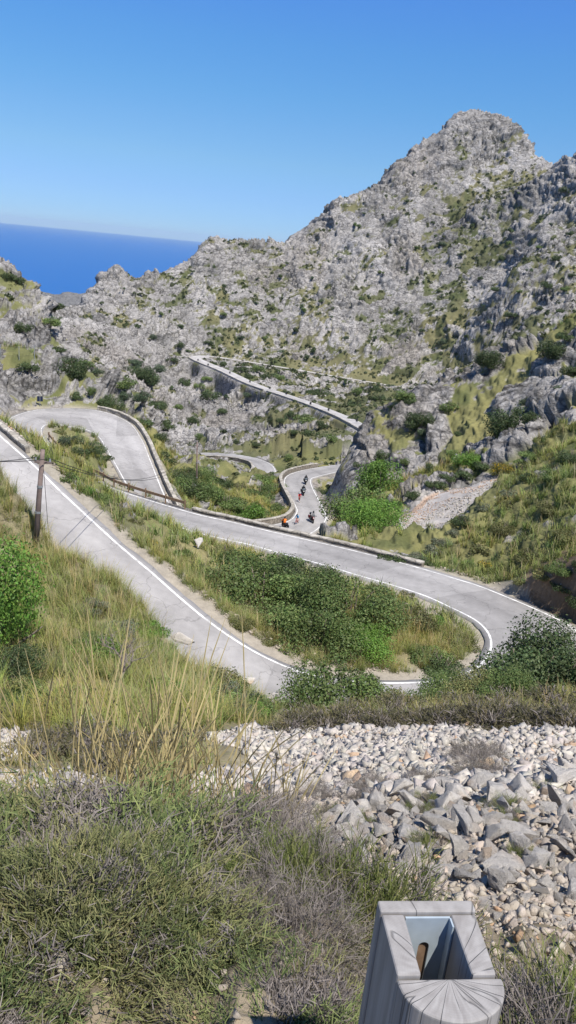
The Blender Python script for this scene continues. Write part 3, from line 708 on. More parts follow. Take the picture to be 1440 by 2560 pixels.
hd = mesh_np('headland_hill', Ph, np.stack([ii, ii + 1, ii + nx + 1, ii + nx], 2).reshape(-1, 4), m_ground, hcol); tag(hd, kind='structure')
# ---------------------------------------------------------------- projection back to the photograph's frame
def project(p):
    p = np.asarray(p, float); d = p @ FWD; R_ = RGT * _cr + UP * _sr; U_ = -RGT * _sr + UP * _cr
    return np.stack([720 + FPX * (p @ R_) / d, 1280 - FPX * (p @ U_) / d], -1)
def px_of(p): return FPX / (np.asarray(p, float) @ FWD)      # photograph pixels per metre at p

# ---------------------------------------------------------------- merged scatter
def merge(protos, which, pos, scl, rot, tint, lean=None):
    """protos: list of (V, F, C); copies placed with numpy and joined in one set of arrays"""
    VV, FF, CC = [], [], []; n0 = 0
    for k, (v, f, c) in enumerate(protos):
        idx = np.nonzero(which == k)[0]
        if not len(idx): continue
        ca, sa = np.cos(rot[idx])[:, None], np.sin(rot[idx])[:, None]
        s = scl[idx][:, None]
        x = (v[None, :, 0] * ca - v[None, :, 1] * sa) * s; y = (v[None, :, 0] * sa + v[None, :, 1] * ca) * s; z = v[None, :, 2] * s
        if lean is not None:
            x = x + z * lean[idx, 0:1]; y = y + z * lean[idx, 1:2]
        P_ = np.stack([x, y, z], 2) + pos[idx][:, None]
        VV.append(P_.reshape(-1, 3)); CC.append((c[None] * tint[idx][:, None]).reshape(-1, 3))
        FF.append((f[None] + (np.arange(len(idx)) * len(v))[:, None, None] + n0).reshape(-1, f.shape[1])); n0 += len(idx) * len(v)
    return np.concatenate(VV), np.concatenate(FF), np.concatenate(CC)

def clump(n, h, spread, seg, w, seed, straw=.25, arch=.9):
    r = np.random.default_rng(seed); V_ = []; F_ = []; C_ = []
    for k in range(n):
        a = r.uniform(0, 2 * math.pi); rad = spread * .35 * math.sqrt(r.uniform()); ba = r.uniform(0, 2 * math.pi)
        b = np.array([rad * math.cos(ba), rad * math.sin(ba), -.05]); L = h * r.uniform(.55, 1.15)
        el = math.radians(r.uniform(48, 88)); bend = r.uniform(.4, 1.35) * arch
        d = np.array([math.cos(a), math.sin(a), 0]); sd = np.array([-math.sin(a), math.cos(a), 0])
        st = r.uniform() < straw
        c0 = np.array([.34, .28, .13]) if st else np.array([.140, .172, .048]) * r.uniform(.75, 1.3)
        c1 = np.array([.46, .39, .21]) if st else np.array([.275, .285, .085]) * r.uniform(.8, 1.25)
        if st: el = math.radians(r.uniform(72, 90)); bend *= .5; L *= 1.25
        p = b.copy(); base = len(V_)
        for s in range(seg + 1):
            t = s / seg; ww = w * (1 - t * .85) * .5
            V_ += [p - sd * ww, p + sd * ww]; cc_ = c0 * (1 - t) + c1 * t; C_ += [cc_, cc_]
            e = el - bend * t * 1.5
            p = p + (d * math.cos(e) + np.array([0, 0, 1]) * math.sin(e)) * (L / seg)
        for s in range(seg): q = base + 2 * s; F_.append([q, q + 1, q + 3, q + 2])
    return np.array(V_), np.array(F_), np.array(C_)

def tuft(n, size, seed, c0, c1):
    """little dome of leaf faces for far scrub"""
    r = np.random.default_rng(seed); V_ = []; F_ = []; C_ = []
    for k in range(n):
        d = r.normal(size=3); d[2] = abs(d[2]); d /= np.linalg.norm(d)
        c = d * size * np.array([.5, .5, .55]) * r.uniform(.55, 1)
        u = r.normal(size=3); u /= np.linalg.norm(u); v = np.cross(u, d + .4 * r.normal(size=3)); v /= np.linalg.norm(v) + 1e-6
        s = size * r.uniform(.12, .26); b = len(V_)
        V_ += [c - u * s, c + v * s * .6, c + u * s, c - v * s * .6]; F_.append([b, b + 1, b + 2, b + 3])
        col = c0 + (c1 - c0) * r.uniform(); C_ += [col] * 4
    return np.array(V_), np.array(F_), np.array(C_)

def sample(r0, r1, n, phimax=27):
    rr = np.sqrt(rng.uniform(r0 * r0, r1 * r1, n)); ph = np.radians(rng.uniform(-phimax, phimax, n))
    i = np.clip(np.searchsorted(RR, rr) - 1, 0, NR - 2); j = np.clip(np.searchsorted(PHI, ph) - 1, 0, NP - 2)
    u = ((rr - RR[i]) / (RR[i + 1] - RR[i]))[:, None]; v = ((ph - PHI[j]) / (PHI[j + 1] - PHI[j]))[:, None]
    p = (GRID[i, j] * (1 - u) + GRID[i + 1, j] * u) * (1 - v) + (GRID[i, j + 1] * (1 - u) + GRID[i + 1, j + 1] * u) * v
    vv, kk, dd = VEG[i, j], RK[i, j], ROADD[i, j]
    tt = TAL.reshape(NR, NP)[i, j]
    nz = N0[i, j]
    return p, vv, kk, dd, tt, nz

m_grass = col_mat('dry_grass', rough=.75, spec=.15, trans=.25)
m_scrub = col_mat('scrub_leaf', rough=.8, spec=.12, trans=.12)
def tints(n, hue=.18, val=.3):
    return np.stack([1 + rng.uniform(-hue, hue, n), np.ones(n), 1 + rng.uniform(-hue, hue, n)], 1) * (1 + rng.uniform(-val, val, n))[:, None]

# near slope grass
CLEAR = [by_range(448, 1648, 27.2), by_range(612, 1738, 24.8), by_range(685, 1758, 24.3), by_range(448, 1665, 26.2), by_range(290, 1720, 17.9), by_range(485, 1440, 49.2)]
def clear(q_): 
    o_ = np.ones(len(q_), bool)
    for c_ in CLEAR: o_ &= np.hypot(q_[:, 0] - c_[0], q_[:, 1] - c_[1]) > 1.05
    return o_
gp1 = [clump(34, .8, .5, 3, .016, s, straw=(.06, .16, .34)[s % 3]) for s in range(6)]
p, vv, kk, dd, tt, _ = sample(7.5, 46, 22000, 40)
patch = fbm(p, 2.6, 3, 61)
ok = (vv > .42) & (dd > .12) & (patch > -.35) & (rng.uniform(size=len(p)) < np.clip((vv - .3) * 1.4, 0, 1))
rr_ = np.hypot(p[:, 0], p[:, 1]); ok &= ~((rr_ < 12) & (rng.uniform(size=len(p)) < .45)) & ~((rr_ > 14.2) & (rr_ < 17) & (p[:, 0] > 0))
ok &= clear(p)
p = p[ok]; n_ = len(p)
dryness = fbm(p, 7, 3, 62)[:, None]
tn = tints(n_) * (1 + np.clip(dryness, -.4, .5) * np.array([.34, .22, .1]))
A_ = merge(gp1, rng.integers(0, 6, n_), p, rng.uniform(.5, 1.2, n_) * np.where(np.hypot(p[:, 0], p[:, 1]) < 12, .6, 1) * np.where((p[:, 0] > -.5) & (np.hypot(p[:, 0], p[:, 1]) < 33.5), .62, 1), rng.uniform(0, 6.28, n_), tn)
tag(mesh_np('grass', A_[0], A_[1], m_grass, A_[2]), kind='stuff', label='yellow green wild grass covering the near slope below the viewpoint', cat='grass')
print('near grass', n_, len(A_[1]), round(time.time() - T0, 1))
# mid slope grass
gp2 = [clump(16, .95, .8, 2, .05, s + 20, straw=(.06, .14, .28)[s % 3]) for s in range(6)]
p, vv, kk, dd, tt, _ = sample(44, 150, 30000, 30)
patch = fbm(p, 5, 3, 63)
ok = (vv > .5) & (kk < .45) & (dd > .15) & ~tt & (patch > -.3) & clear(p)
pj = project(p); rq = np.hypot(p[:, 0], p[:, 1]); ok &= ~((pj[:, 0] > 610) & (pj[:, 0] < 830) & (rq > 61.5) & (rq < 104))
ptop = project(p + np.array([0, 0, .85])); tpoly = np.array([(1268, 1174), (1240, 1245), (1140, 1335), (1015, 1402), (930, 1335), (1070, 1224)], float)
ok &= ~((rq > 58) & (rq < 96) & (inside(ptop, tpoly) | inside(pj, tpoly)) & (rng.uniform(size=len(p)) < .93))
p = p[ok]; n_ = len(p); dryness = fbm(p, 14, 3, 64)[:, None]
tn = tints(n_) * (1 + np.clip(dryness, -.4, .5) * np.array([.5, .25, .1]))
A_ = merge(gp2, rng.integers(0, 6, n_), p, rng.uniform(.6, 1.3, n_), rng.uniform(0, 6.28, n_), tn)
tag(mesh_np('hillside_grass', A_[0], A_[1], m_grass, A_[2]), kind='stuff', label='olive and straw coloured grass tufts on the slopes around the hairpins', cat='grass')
print('mid grass', n_, len(A_[1]), round(time.time() - T0, 1))
# far scrub: low cover in the pockets between the rocks
O1, O2 = np.array([.165, .155, .072]), np.array([.10, .11, .045]); G1, G2 = np.array([.040, .055, .026]), np.array([.075, .092, .040])
tp = [tuft(14, 1.0, 40 + s, O1, O2) for s in range(4)] + [tuft(34, 1.0, 50 + s, G1, G2) for s in range(4)]
p, vv, kk, dd, tt, _ = sample(140, 930, 60000, 24)
ok = ((kk < .5) | ((kk < .9) & (rng.uniform(size=len(p)) < .22))) & (dd > .8) & ~tt
p = p[ok]; n_ = len(p)
isg = rng.uniform(size=n_) < .36 + .3 * fbm(p, 30, 2, 66)
wh = np.where(isg, rng.integers(4, 8, n_), rng.integers(0, 4, n_))
sc = np.where(isg, rng.uniform(.8, 3.1, n_), rng.uniform(.6, 1.5, n_)) * np.clip(np.hypot(p[:, 0], p[:, 1]) / 450, .55, 1.3)
A_ = merge(tp, wh, p, sc, rng.uniform(0, 6.28, n_), tints(n_, .12, .25))
tag(mesh_np('mountain_scrub', A_[0], A_[1], m_scrub, A_[2]), kind='stuff', label='low olive and dark green scrub in the pockets between mountain rocks', cat='scrub')
print('far scrub', n_, len(A_[1]), round(time.time() - T0, 1))

# ---------------------------------------------------------------- shrubs and trees, one object each
TINT = dict(dark=(.070, .100, .038), mid=(.130, .182, .056), bright=(.125, .225, .040), olive=(.160, .165, .062), grey=(.150, .165, .105), yellow=(.16, .165, .042), blue=(.080, .112, .062))
def shrub_arrays(n, leaf, seed, col, lobes, tall=1.0, loose=.35, flower=None):
    r = np.random.default_rng(seed)
    lc = []
    for k in range(lobes):
        a = r.uniform(0, 6.28); rad = .72 * math.sqrt(r.uniform(0.02, 1))
        lc.append([rad * math.cos(a), rad * math.sin(a), tall * r.uniform(.25, .75) * (1.15 - .6 * rad), r.choice([.16, .22, .30, .42])])
    lc = np.array(lc); wsum = lc[:, 3] ** 2; pick_ = r.choice(lobes, n, p=wsum / wsum.sum())
    d = r.normal(size=(n, 3)); d /= np.linalg.norm(d, axis=1)[:, None]
    rad = lc[pick_, 3] * (1 - loose * r.uniform(0, 1, n) ** 1.5) * (1 + .22 * r.normal(size=n).clip(-1, 2.2) * .6)
    c = lc[pick_, :3] + d * rad[:, None] * np.array([1, 1, .85 * tall])
    # a skirt of leaves reaching the ground
    c[:, 2] = np.where(c[:, 2] < .02, np.abs(c[:, 2]) * .6 + .01, c[:, 2])
    up_ = d + r.normal(size=(n, 3)) * .7 + np.array([0, 0, .35]); up_ /= np.linalg.norm(up_, axis=1)[:, None]
    u = np.cross(up_, r.normal(size=(n, 3))); u /= np.linalg.norm(u, axis=1)[:, None] + 1e-6; v = np.cross(up_, u)
    s = leaf * r.uniform(.6, 1.35, n)[:, None]
    V_ = np.stack([c - u * s, c + v * s * .55, c + u * s, c - v * s * .55], 1).reshape(-1, 3)
    F_ = np.arange(n * 4).reshape(n, 4)
    base = np.array(col) * (1 + .28 * (r.uniform(-1, 1, lobes)[pick_]))[:, None] * r.uniform(.7, 1.35, n)[:, None]
    base = base * (1 + .18 * r.uniform(-1, 1, (n, 1)) * np.array([1, 0, .3]))
    if flower is not None:
        fl = (r.uniform(size=n) < .28) & (d[:, 2] > 0); base[fl] = np.array(flower) * r.uniform(.7, 1.2, fl.sum())[:, None]
    return V_, F_, np.repeat(base, 4, 0)
m_leaf = col_mat('shrub_leaf', rough=.55, spec=.3, objvar=.16, trans=.32)
m_bark = simple_mat('grey_bark', (.17, .14, .115), .9, var=.3, scale=6)
_lib = {}
def stem_mesh(key):
    k = ('stem', key)
    if k not in _lib:
        r = random.Random(key); b = MB()
        for i in range(7):
            a = r.uniform(0, 6.28); e = r.uniform(.7, 1.4); q = [np.array([r.uniform(-.06, .06), r.uniform(-.06, .06), -.12])]
            for s in range(5):
                e += r.uniform(-.3, .25); a += r.uniform(-.5, .5)
                q.append(q[-1] + .17 * np.array([math.cos(a) * math.cos(e), math.sin(a) * math.cos(e), math.sin(e)]))
            b.tube(q, [.032, .026, .02, .015, .01, .005], 5)
        _lib[k] = b.mesh('stem', m_bark, True)
    return _lib[k]
def shrub_mesh(lod, var, tint, tall):
    k = (lod, var, tint, tall)
    if k not in _lib:
        n, leaf, lobes = dict(huge=(15000, .021, 26), big=(6500, .034, 18), med=(1700, .060, 12), small=(330, .125, 7))[lod]
        v, f, c = shrub_arrays(n, leaf, {'huge': 83, 'big': 11, 'med': 29, 'small': 53}[lod] + var * 7, TINT[tint], lobes, {'low': .62, 'round': 1.0, 'tree': 1.45}[tall], flower=(.55, .36, .02) if tint == 'yellow' else None)
        _lib[k] = mesh_np('shrub', v, f, m_leaf, c, link=False)
    return _lib[k]
_cnt = [0]
SHRUBS = []
def shrub(p, radius, tint, tall, label, cat='shrub', group=None, name='shrub', sink=.15):
    p = np.asarray(p, float); wpx = 2 * radius * px_of(p)
    lod = 'huge' if wpx > 180 else 'big' if wpx > 75 else 'med' if wpx > 26 else 'small'
    _cnt[0] += 1; v = _cnt[0] % (3 if lod in ('big', 'huge') else 4)
    o = obj_of(name, shrub_mesh(lod, v, tint, tall)); o.location = (p[0], p[1], p[2] - sink * radius)
    k = radius
    o.scale = (k * random.uniform(.92, 1.1), k * random.uniform(.92, 1.1), k * random.uniform(.88, 1.12)); o.rotation_euler = (0, 0, random.uniform(0, 6.28))
    tag(o, label, cat, group)
    if lod != 'small':
        s = obj_of('trunk' if 'tree' in name else 'stem', stem_mesh(v), o)
        s.scale = (1, 1, 1 if tall != 'tree' else 1.4)
    SHRUBS.append(o); return o
def shrub_px(px, py, w, tint, tall, label, cat='shrub', group=None, name='shrub', r=None, sink=.15):
    """px, py: the foot in the photograph; w: its width there"""
    p = by_range(px, py, r) if r else pick(px, py)
    if p is None: return None
    if r: p = gpos(p[0], p[1])
    return shrub(p, .5 * w / px_of(p) / .98, tint, tall, label, cat, group, name, sink)

# large plants close by
shrub_px(10, 1800, 250, 'dark', 'round', 'dark low bush at the left edge nearest the stones', r=17.5)
shrub_px(85, 1765, 170, 'dark', 'round', 'dark shaded bush at the left edge under the green leafy tree', r=19.5)
_t = shrub_px(-15, 1750, 370, 'bright', 'tree', 'green leafy tree at the left edge standing below the utility pole', 'tree', name='leafy_tree', r=21)
_t.scale.z *= 1.45
shrub_px(650, 1540, 330, 'mid', 'round', 'broad dark green bush in the grass between the two road arms', r=45)
shrub_px(760, 1480, 190, 'dark', 'round', 'dark green bush touching the right side of the broad bush between the road arms', r=48)
shrub_px(590, 1480, 130, 'mid', 'round', 'mid green bush at the left shoulder of the broad bush between the road arms', r=48.5)
shrub_px(770, 1650, 320, 'mid', 'round', 'large green bush filling the inside of the front hairpin', r=39)
shrub_px(865, 1600, 280, 'mid', 'round', 'green bush behind the large one inside the front hairpin', r=42.5)
for x, y, r_, w_, t_ in ((1075, 1660, 40.5, 150, 'mid'), (1140, 1610, 43.5, 110, 'olive'), (985, 1540, 46.5, 120, 'mid'), (930, 1495, 49.5, 100, 'olive'), (690, 1440, 51, 140, 'mid'), (815, 1440, 51.5, 80, 'bright'), (560, 1420, 52.5, 90, 'olive'), (700, 1620, 39.5, 90, 'bright'), (1085, 1560, 46, 80, 'bright')):
    shrub_px(x, y, w_, t_, 'low', 'loose green bush among the grasses of the front hairpin island', group='loose bushes of the front hairpin island', r=r_)
shrub_px(905, 1665, 180, 'bright', 'round', 'green bush beside pale stones inside the front hairpin', r=39.5)
shrub_px(842, 1800, 300, 'mid', 'round', 'green bush in front of the hairpin hiding the road edge', r=24, sink=.1)
shrub_px(1110, 1680, 150, 'dark', 'low', 'dark low shrub at the inner tip of the front hairpin', r=40)
shrub_px(1010, 1590, 160, 'olive', 'low', 'olive low bush in the middle of the hairpin island', r=45)
shrub_px(1350, 1800, 440, 'dark', 'round', 'dense dark green bush at the right in front of the hairpin', r=25.5)
shrub_px(1465, 1780, 400, 'dark', 'round', 'dense dark bush cut by the right edge of the photo', r=27)
shrub_px(1235, 1775, 170, 'dark', 'round', 'smaller dark bush on the left of the dense bush in front of the hairpin', r=29)
shrub_px(1130, 1800, 190, 'mid', 'round', 'green grassy bush before the inner white line of the hairpin', r=26)
for x, y, r_, w_, t_ in ((1080, 1800, 24, 220, 'mid'), (1190, 1800, 23, 220, 'olive'), (1010, 1815, 22, 150, 'olive'), (1270, 1800, 22, 190, 'mid'), (960, 1810, 24, 130, 'olive'), (760, 1825, 20, 110, 'olive')):
    shrub_px(x, y, w_, t_, 'round', 'grassy green bush between the spiny cushions and the hairpin', group='grassy bushes before the hairpin', r=r_)
shrub_px(465, 1590, 85, 'dark', 'low', 'small dark shrub leaning over the road beside the pale slab', r=31.5)
shrub_px(270, 1475, 90, 'mid', 'low', 'small shrub on the grass edge left of the descending road', r=34)
shrub_px(375, 1375, 52, 'yellow', 'low', 'little yellow flowered bush on the gravel verge of the descending road', r=47)
shrub_px(1020, 1500, 62, 'olive', 'round', 'grassy round bush beside bare earth near the upper white line', r=50.5)
shrub_px(515, 1352, 28, 'mid', 'low', 'tiny green plant beside the inner white line below the stone parapet', r=58.5)
# trees on the right behind the parapet
shrub_px(892, 1345, 165, 'mid', 'tree', 'green tree left of the pink talus behind the stone parapet', 'tree', name='leafy_tree', r=88)
shrub_px(945, 1320, 150, 'bright', 'tree', 'green tree behind the other two left of the pink talus', 'tree', name='leafy_tree', r=94)
shrub_px(925, 1388, 190, 'bright', 'round', 'round green tree right above the end of the stone parapet', 'tree', name='leafy_tree', r=74)
shrub_px(780, 1358, 80, 'bright', 'low', 'bright green fig bush just behind the stone parapet below the motorcycles', r=70, sink=.35)
shrub_px(838, 1366, 66, 'bright', 'low', 'bright green low bush right of the fig bush behind the parapet', r=70, sink=.3)
shrub_px(812, 1232, 78, 'dark', 'tree', 'dark bush hanging over the inner bend above the motorcycles', r=139)
shrub_px(1262, 1135, 130, 'dark', 'tree', 'tall dark evergreen tree in the cleft of the right crag', 'tree', name='evergreen_tree', r=106)
shrub_px(1175, 1190, 85, 'bright', 'round', 'bright green bush at the foot of the right crag', r=97)
shrub_px(1255, 1185, 85, 'yellow', 'round', 'yellow flowering bush at the upper tip of the pink talus', r=92)
shrub_px(950, 1175, 70, 'bright', 'round', 'bright green shrub on the left face of the right crag')
for k, (x, y, w_) in enumerate([(1090, 1222, 60), (1160, 1196, 65), (1030, 1246, 60), (1205, 1178, 55), (990, 1266, 60), (1125, 1208, 50)]):
    shrub_px(x, y, w_, 'dark', 'low', 'dark shrub in the row under the crag along the upper edge of the talus', group='shrubs along the upper edge of the talus')
for k, (x, y, w_) in enumerate([(1000, 1402, 62), (1035, 1398, 55), (960, 1398, 60), (1085, 1385, 60), (1055, 1410, 60), (1110, 1362, 65), (1170, 1312, 65), (1225, 1278, 60), (1010, 1400, 45), (1285, 1245, 70), (1340, 1200, 70), (1140, 1338, 50)]):
    shrub_px(x, y, w_, 'grey' if k % 2 else 'dark', 'low', 'grey green spiny shrub along the lower edge of the talus', group='shrubs along the lower edge of the talus')
for k, (x, y, w_, t) in enumerate([(1400, 1200, 110, 'mid'), (1440, 1150, 90, 'dark'), (1350, 1150, 80, 'mid'), (1380, 1280, 90, 'olive'), (1270, 1330, 80, 'olive'), (1430, 1350, 100, 'olive'), (1330, 1400, 90, 'olive'), (1200, 1380, 60, 'olive'), (1400, 1430, 80, 'mid'), (1280, 1270, 70, 'olive')]):
    shrub_px(x, y, w_, t, 'low', 'bush on the grassy slope above the bend at the right', group='bushes on the grassy slope at the right')
shrub_px(1210, 1452, 52, 'yellow', 'low', 'small yellow flowered bush on the outer verge of the bend', r=60)
shrub_px(1168, 1440, 46, 'mid', 'low', 'small green tussock on the outer verge left of the yellow bush', r=60.5)
for x, y, w_ in ((1395, 1490, 70), (1432, 1535, 70), (1350, 1462, 60), (1440, 1475, 80), (1300, 1455, 50)):
    shrub_px(x, y, w_, 'olive' if x < 1360 else 'dark', 'low', 'dark bush overhanging the earth cut at the outside of the bend', group='bushes on the earth cut')
# left hairpin island
shrub_px(180, 1105, 75, 'blue', 'round', 'blue green small tree on the left hairpin island', 'tree', name='small_tree', r=94)
for k, (x, y, w_, t) in enumerate([(225, 1125, 80, 'dark'), (255, 1150, 60, 'dark'), (205, 1135, 60, 'dark'), (150, 1085, 45, 'olive'), (175, 1150, 60, 'olive')]):
    shrub_px(x, y, w_, t, 'low', 'bush on the grassy island inside the left hairpin', group='bushes on the left hairpin island')
shrub_px(308, 1190, 64, 'dark', 'tree', 'ragged dark sapling standing before the right arm of the left hairpin', 'tree', name='sapling', r=84)
shrub_px(368, 1222, 42, 'grey', 'tree', 'slender grey green sapling before the low wall of the left hairpin', 'tree', name='sapling', r=83)
# bank between the arms of the upper road
for k, (x, y, w_, t) in enumerate([(100, 1150, 60, 'mid'), (170, 1200, 70, 'mid'), (240, 1250, 80, 'mid'), (290, 1290, 80, 'olive'), (210, 1230, 60, 'bright'), (330, 1310, 60, 'olive'), (440, 1390, 70, 'mid'), (500, 1430, 80, 'mid'), (540, 1500, 70, 'bright'), (600, 1560, 80, 'olive'), (670, 1600, 80, 'olive')]):
    shrub_px(x, y, w_, t, 'low', 'leafy plant in the tall grass beside the descending road', 'plant', group='leafy plants beside the descending road', name='leafy_plant')
# gully below the stone parapet
for k, (x, y, w_, t, tl) in enumerate([(448, 1215, 60, 'dark', 'round'), (462, 1235, 60, 'dark', 'round'), (470, 1235, 90, 'mid', 'round'), (510, 1250, 80, 'mid', 'round'), (550, 1265, 80, 'mid', 'low'), (600, 1275, 90, 'bright', 'low'), (640, 1290, 80, 'mid', 'low'), (500, 1200, 70, 'mid', 'round'), (455, 1195, 60, 'dark', 'round'), (650, 1245, 70, 'mid', 'low'), (690, 1230, 60, 'mid', 'low'), (600, 1230, 60, 'olive', 'low'), (540, 1215, 60, 'dark', 'low'), (680, 1270, 60, 'mid', 'low'), (665, 1205, 60, 'mid', 'low')]):
    shrub_px(x, y, w_ * 1.35, t, tl, 'green shrub in the gully between the stone parapet and the curve beyond', group='shrubs in the gully below the parapet')
for x, y, r_, w_ in ((410, 1185, 110, 66), (432, 1215, 104, 78), (395, 1150, 117, 52)):
    shrub_px(x, y, w_, 'dark', 'round', 'dark evergreen bush against the outside of the low hairpin wall', group='dark bushes along the low hairpin wall', r=r_)
lp = random.Random(5)
for k in range(30):
    x, y = lp.uniform(-10, 640), 0
    y = lp.uniform(min(1310 + .76 * x, 1790), 1800) if x > 150 else lp.uniform(1720, 1800)
    shrub_px(x, y, lp.uniform(85, 165), ('bright', 'mid', 'olive', 'mid', 'grey')[k % 5], 'low', 'leafy plant in the grass of the near left bank', 'plant', group='leafy plants of the near left bank', name='leafy_plant', sink=0)
# mountain shrubs one can point at
FARS = {
 'crag': ([(55, 835, 40), (122, 775, 50), (128, 815, 45), (45, 712, 36), (235, 935, 42), (175, 935, 90), (275, 1022, 60), (205, 915, 40), (15, 700, 30), (300, 1000, 36), (140, 880, 34), (60, 930, 40), (225, 985, 30), (350, 1060, 50), (330, 1030, 40), (190, 1000, 34)], 'dark shrub rooted among the rocks of the left crag', 'shrubs on the left crag'),
 'gully': ([(345, 945, 60), (382, 1015, 70), (300, 970, 45), (410, 1075, 40), (330, 915, 40), (365, 960, 50), (455, 960, 30), (440, 1020, 30), (480, 1060, 34), (395, 930, 34), (425, 905, 30), (445, 880, 26)], 'green shrub in the rocky gully behind the left hairpin', 'shrubs in the rocky gully'),
 'fan': ([(525, 998, 52), (550, 1035, 36), (497, 972, 34), (648, 1088, 26), (622, 990, 34), (700, 1060, 30), (560, 1085, 24), (515, 950, 30), (590, 1110, 26), (565, 1000, 24), (640, 1120, 30), (718, 1042, 34), (500, 1100, 30)], 'dark shrub on the pale rock under the far retaining wall', 'shrubs under the far retaining wall'),
 'loop': ([(555, 915, 30), (600, 928, 46), (640, 930, 40), (690, 930, 24), (796, 990, 76), (760, 1055, 62), (805, 1070, 42), (660, 945, 36), (890, 985, 34), (880, 1018, 28), (620, 945, 40), (700, 950, 30), (865, 960, 24), (950, 1000, 40), (1010, 1000, 60), (940, 980, 36), (1000, 1000, 34), (830, 1100, 40), (770, 1090, 34), (740, 1100, 30), (720, 1150, 34), (880, 1050, 30), (980, 1020, 30)], 'dark shrub on the slope between the far road and its upper arm', 'shrubs around the far road'),
 'right': ([(1048, 1070, 66), (1019, 1005, 40), (1127, 1030, 44), (1232, 915, 62), (1398, 975, 46), (1386, 890, 70), (1340, 1050, 40), (1300, 1160, 30), (960, 1150, 40), (1060, 1100, 30), (1420, 850, 50), (1090, 1180, 34), (1010, 1160, 28), (1150, 1090, 30), (1310, 1010, 30), (1420, 940, 44), (1360, 1110, 34), (1130, 1140, 34), (890, 1170, 24)], 'dark green shrub growing on the crag at the right', 'shrubs on the right crag'),
 'peak': ([(866, 499, 10), (910, 538, 14), (892, 568, 26), (1012, 510, 18), (1105, 615, 34), (1180, 572, 22), (1275, 583, 26), (1307, 488, 14), (1405, 483, 36), (1340, 545, 24), (1255, 728, 36), (1365, 728, 40), (1415, 728, 30), (1285, 795, 44), (1102, 862, 34), (1005, 672, 18), (830, 795, 26), (760, 778, 24), (1240, 650, 30), (1210, 768, 20), (1147, 803, 22), (800, 755, 20), (1350, 620, 30), (1390, 650, 34), (1320, 680, 24), (1430, 690, 30), (1080, 560, 16), (1040, 620, 16), (960, 540, 16), (1150, 640, 20), (1200, 700, 22), (1100, 730, 22), (950, 690, 20), (900, 750, 22), (1000, 780, 20), (1050, 830, 24), (930, 850, 22), (1300, 740, 24), (1180, 850, 26), (860, 850, 22), (980, 870, 24), (1350, 780, 30), (1230, 820, 26), (1410, 780, 36), (780, 700, 16), (720, 660, 14), (850, 660, 18), (1260, 610, 22), (1420, 590, 26), (1370, 560, 20)], 'dark shrub dotted on the grey flank of the tall peak', 'shrubs on the tall peak'),
 'ridge': ([(600, 612, 14), (570, 608, 12), (630, 650, 16), (700, 700, 18), (640, 760, 20), (560, 720, 18), (500, 760, 20), (680, 800, 24), (740, 830, 22), (600, 850, 24), (520, 860, 26), (450, 820, 22), (400, 790, 20), (350, 740, 16), (300, 730, 14), (430, 700, 14), (480, 680, 14), (560, 790, 20), (620, 890, 24), (700, 880, 22), (780, 880, 24), (340, 820, 24), (290, 800, 20), (250, 760, 16), (380, 850, 26), (470, 880, 20), (760, 900, 24), (660, 850, 20), (540, 830, 20), (640, 700, 14), (750, 770, 20)], 'dark shrub dotted on the rocky ridge towards the sea', 'shrubs on the seaward ridge'),
}
for key, (lst, lab, grp) in FARS.items():
    for k, (x, y, w_) in enumerate(lst):
        t = ('dark', 'dark', 'mid', 'dark', 'blue')[k % 5] if key != 'loop' else ('dark', 'dark', 'mid')[k % 3]
        shrub_px(x, y, w_ * {'right': 1.35, 'crag': 1.3, 'gully': 1.3, 'peak': .95}.get(key, 1.05), t, ('round', 'low', 'round')[k % 3], lab, group=grp)
print('shrubs', len(SHRUBS), round(time.time() - T0, 1))

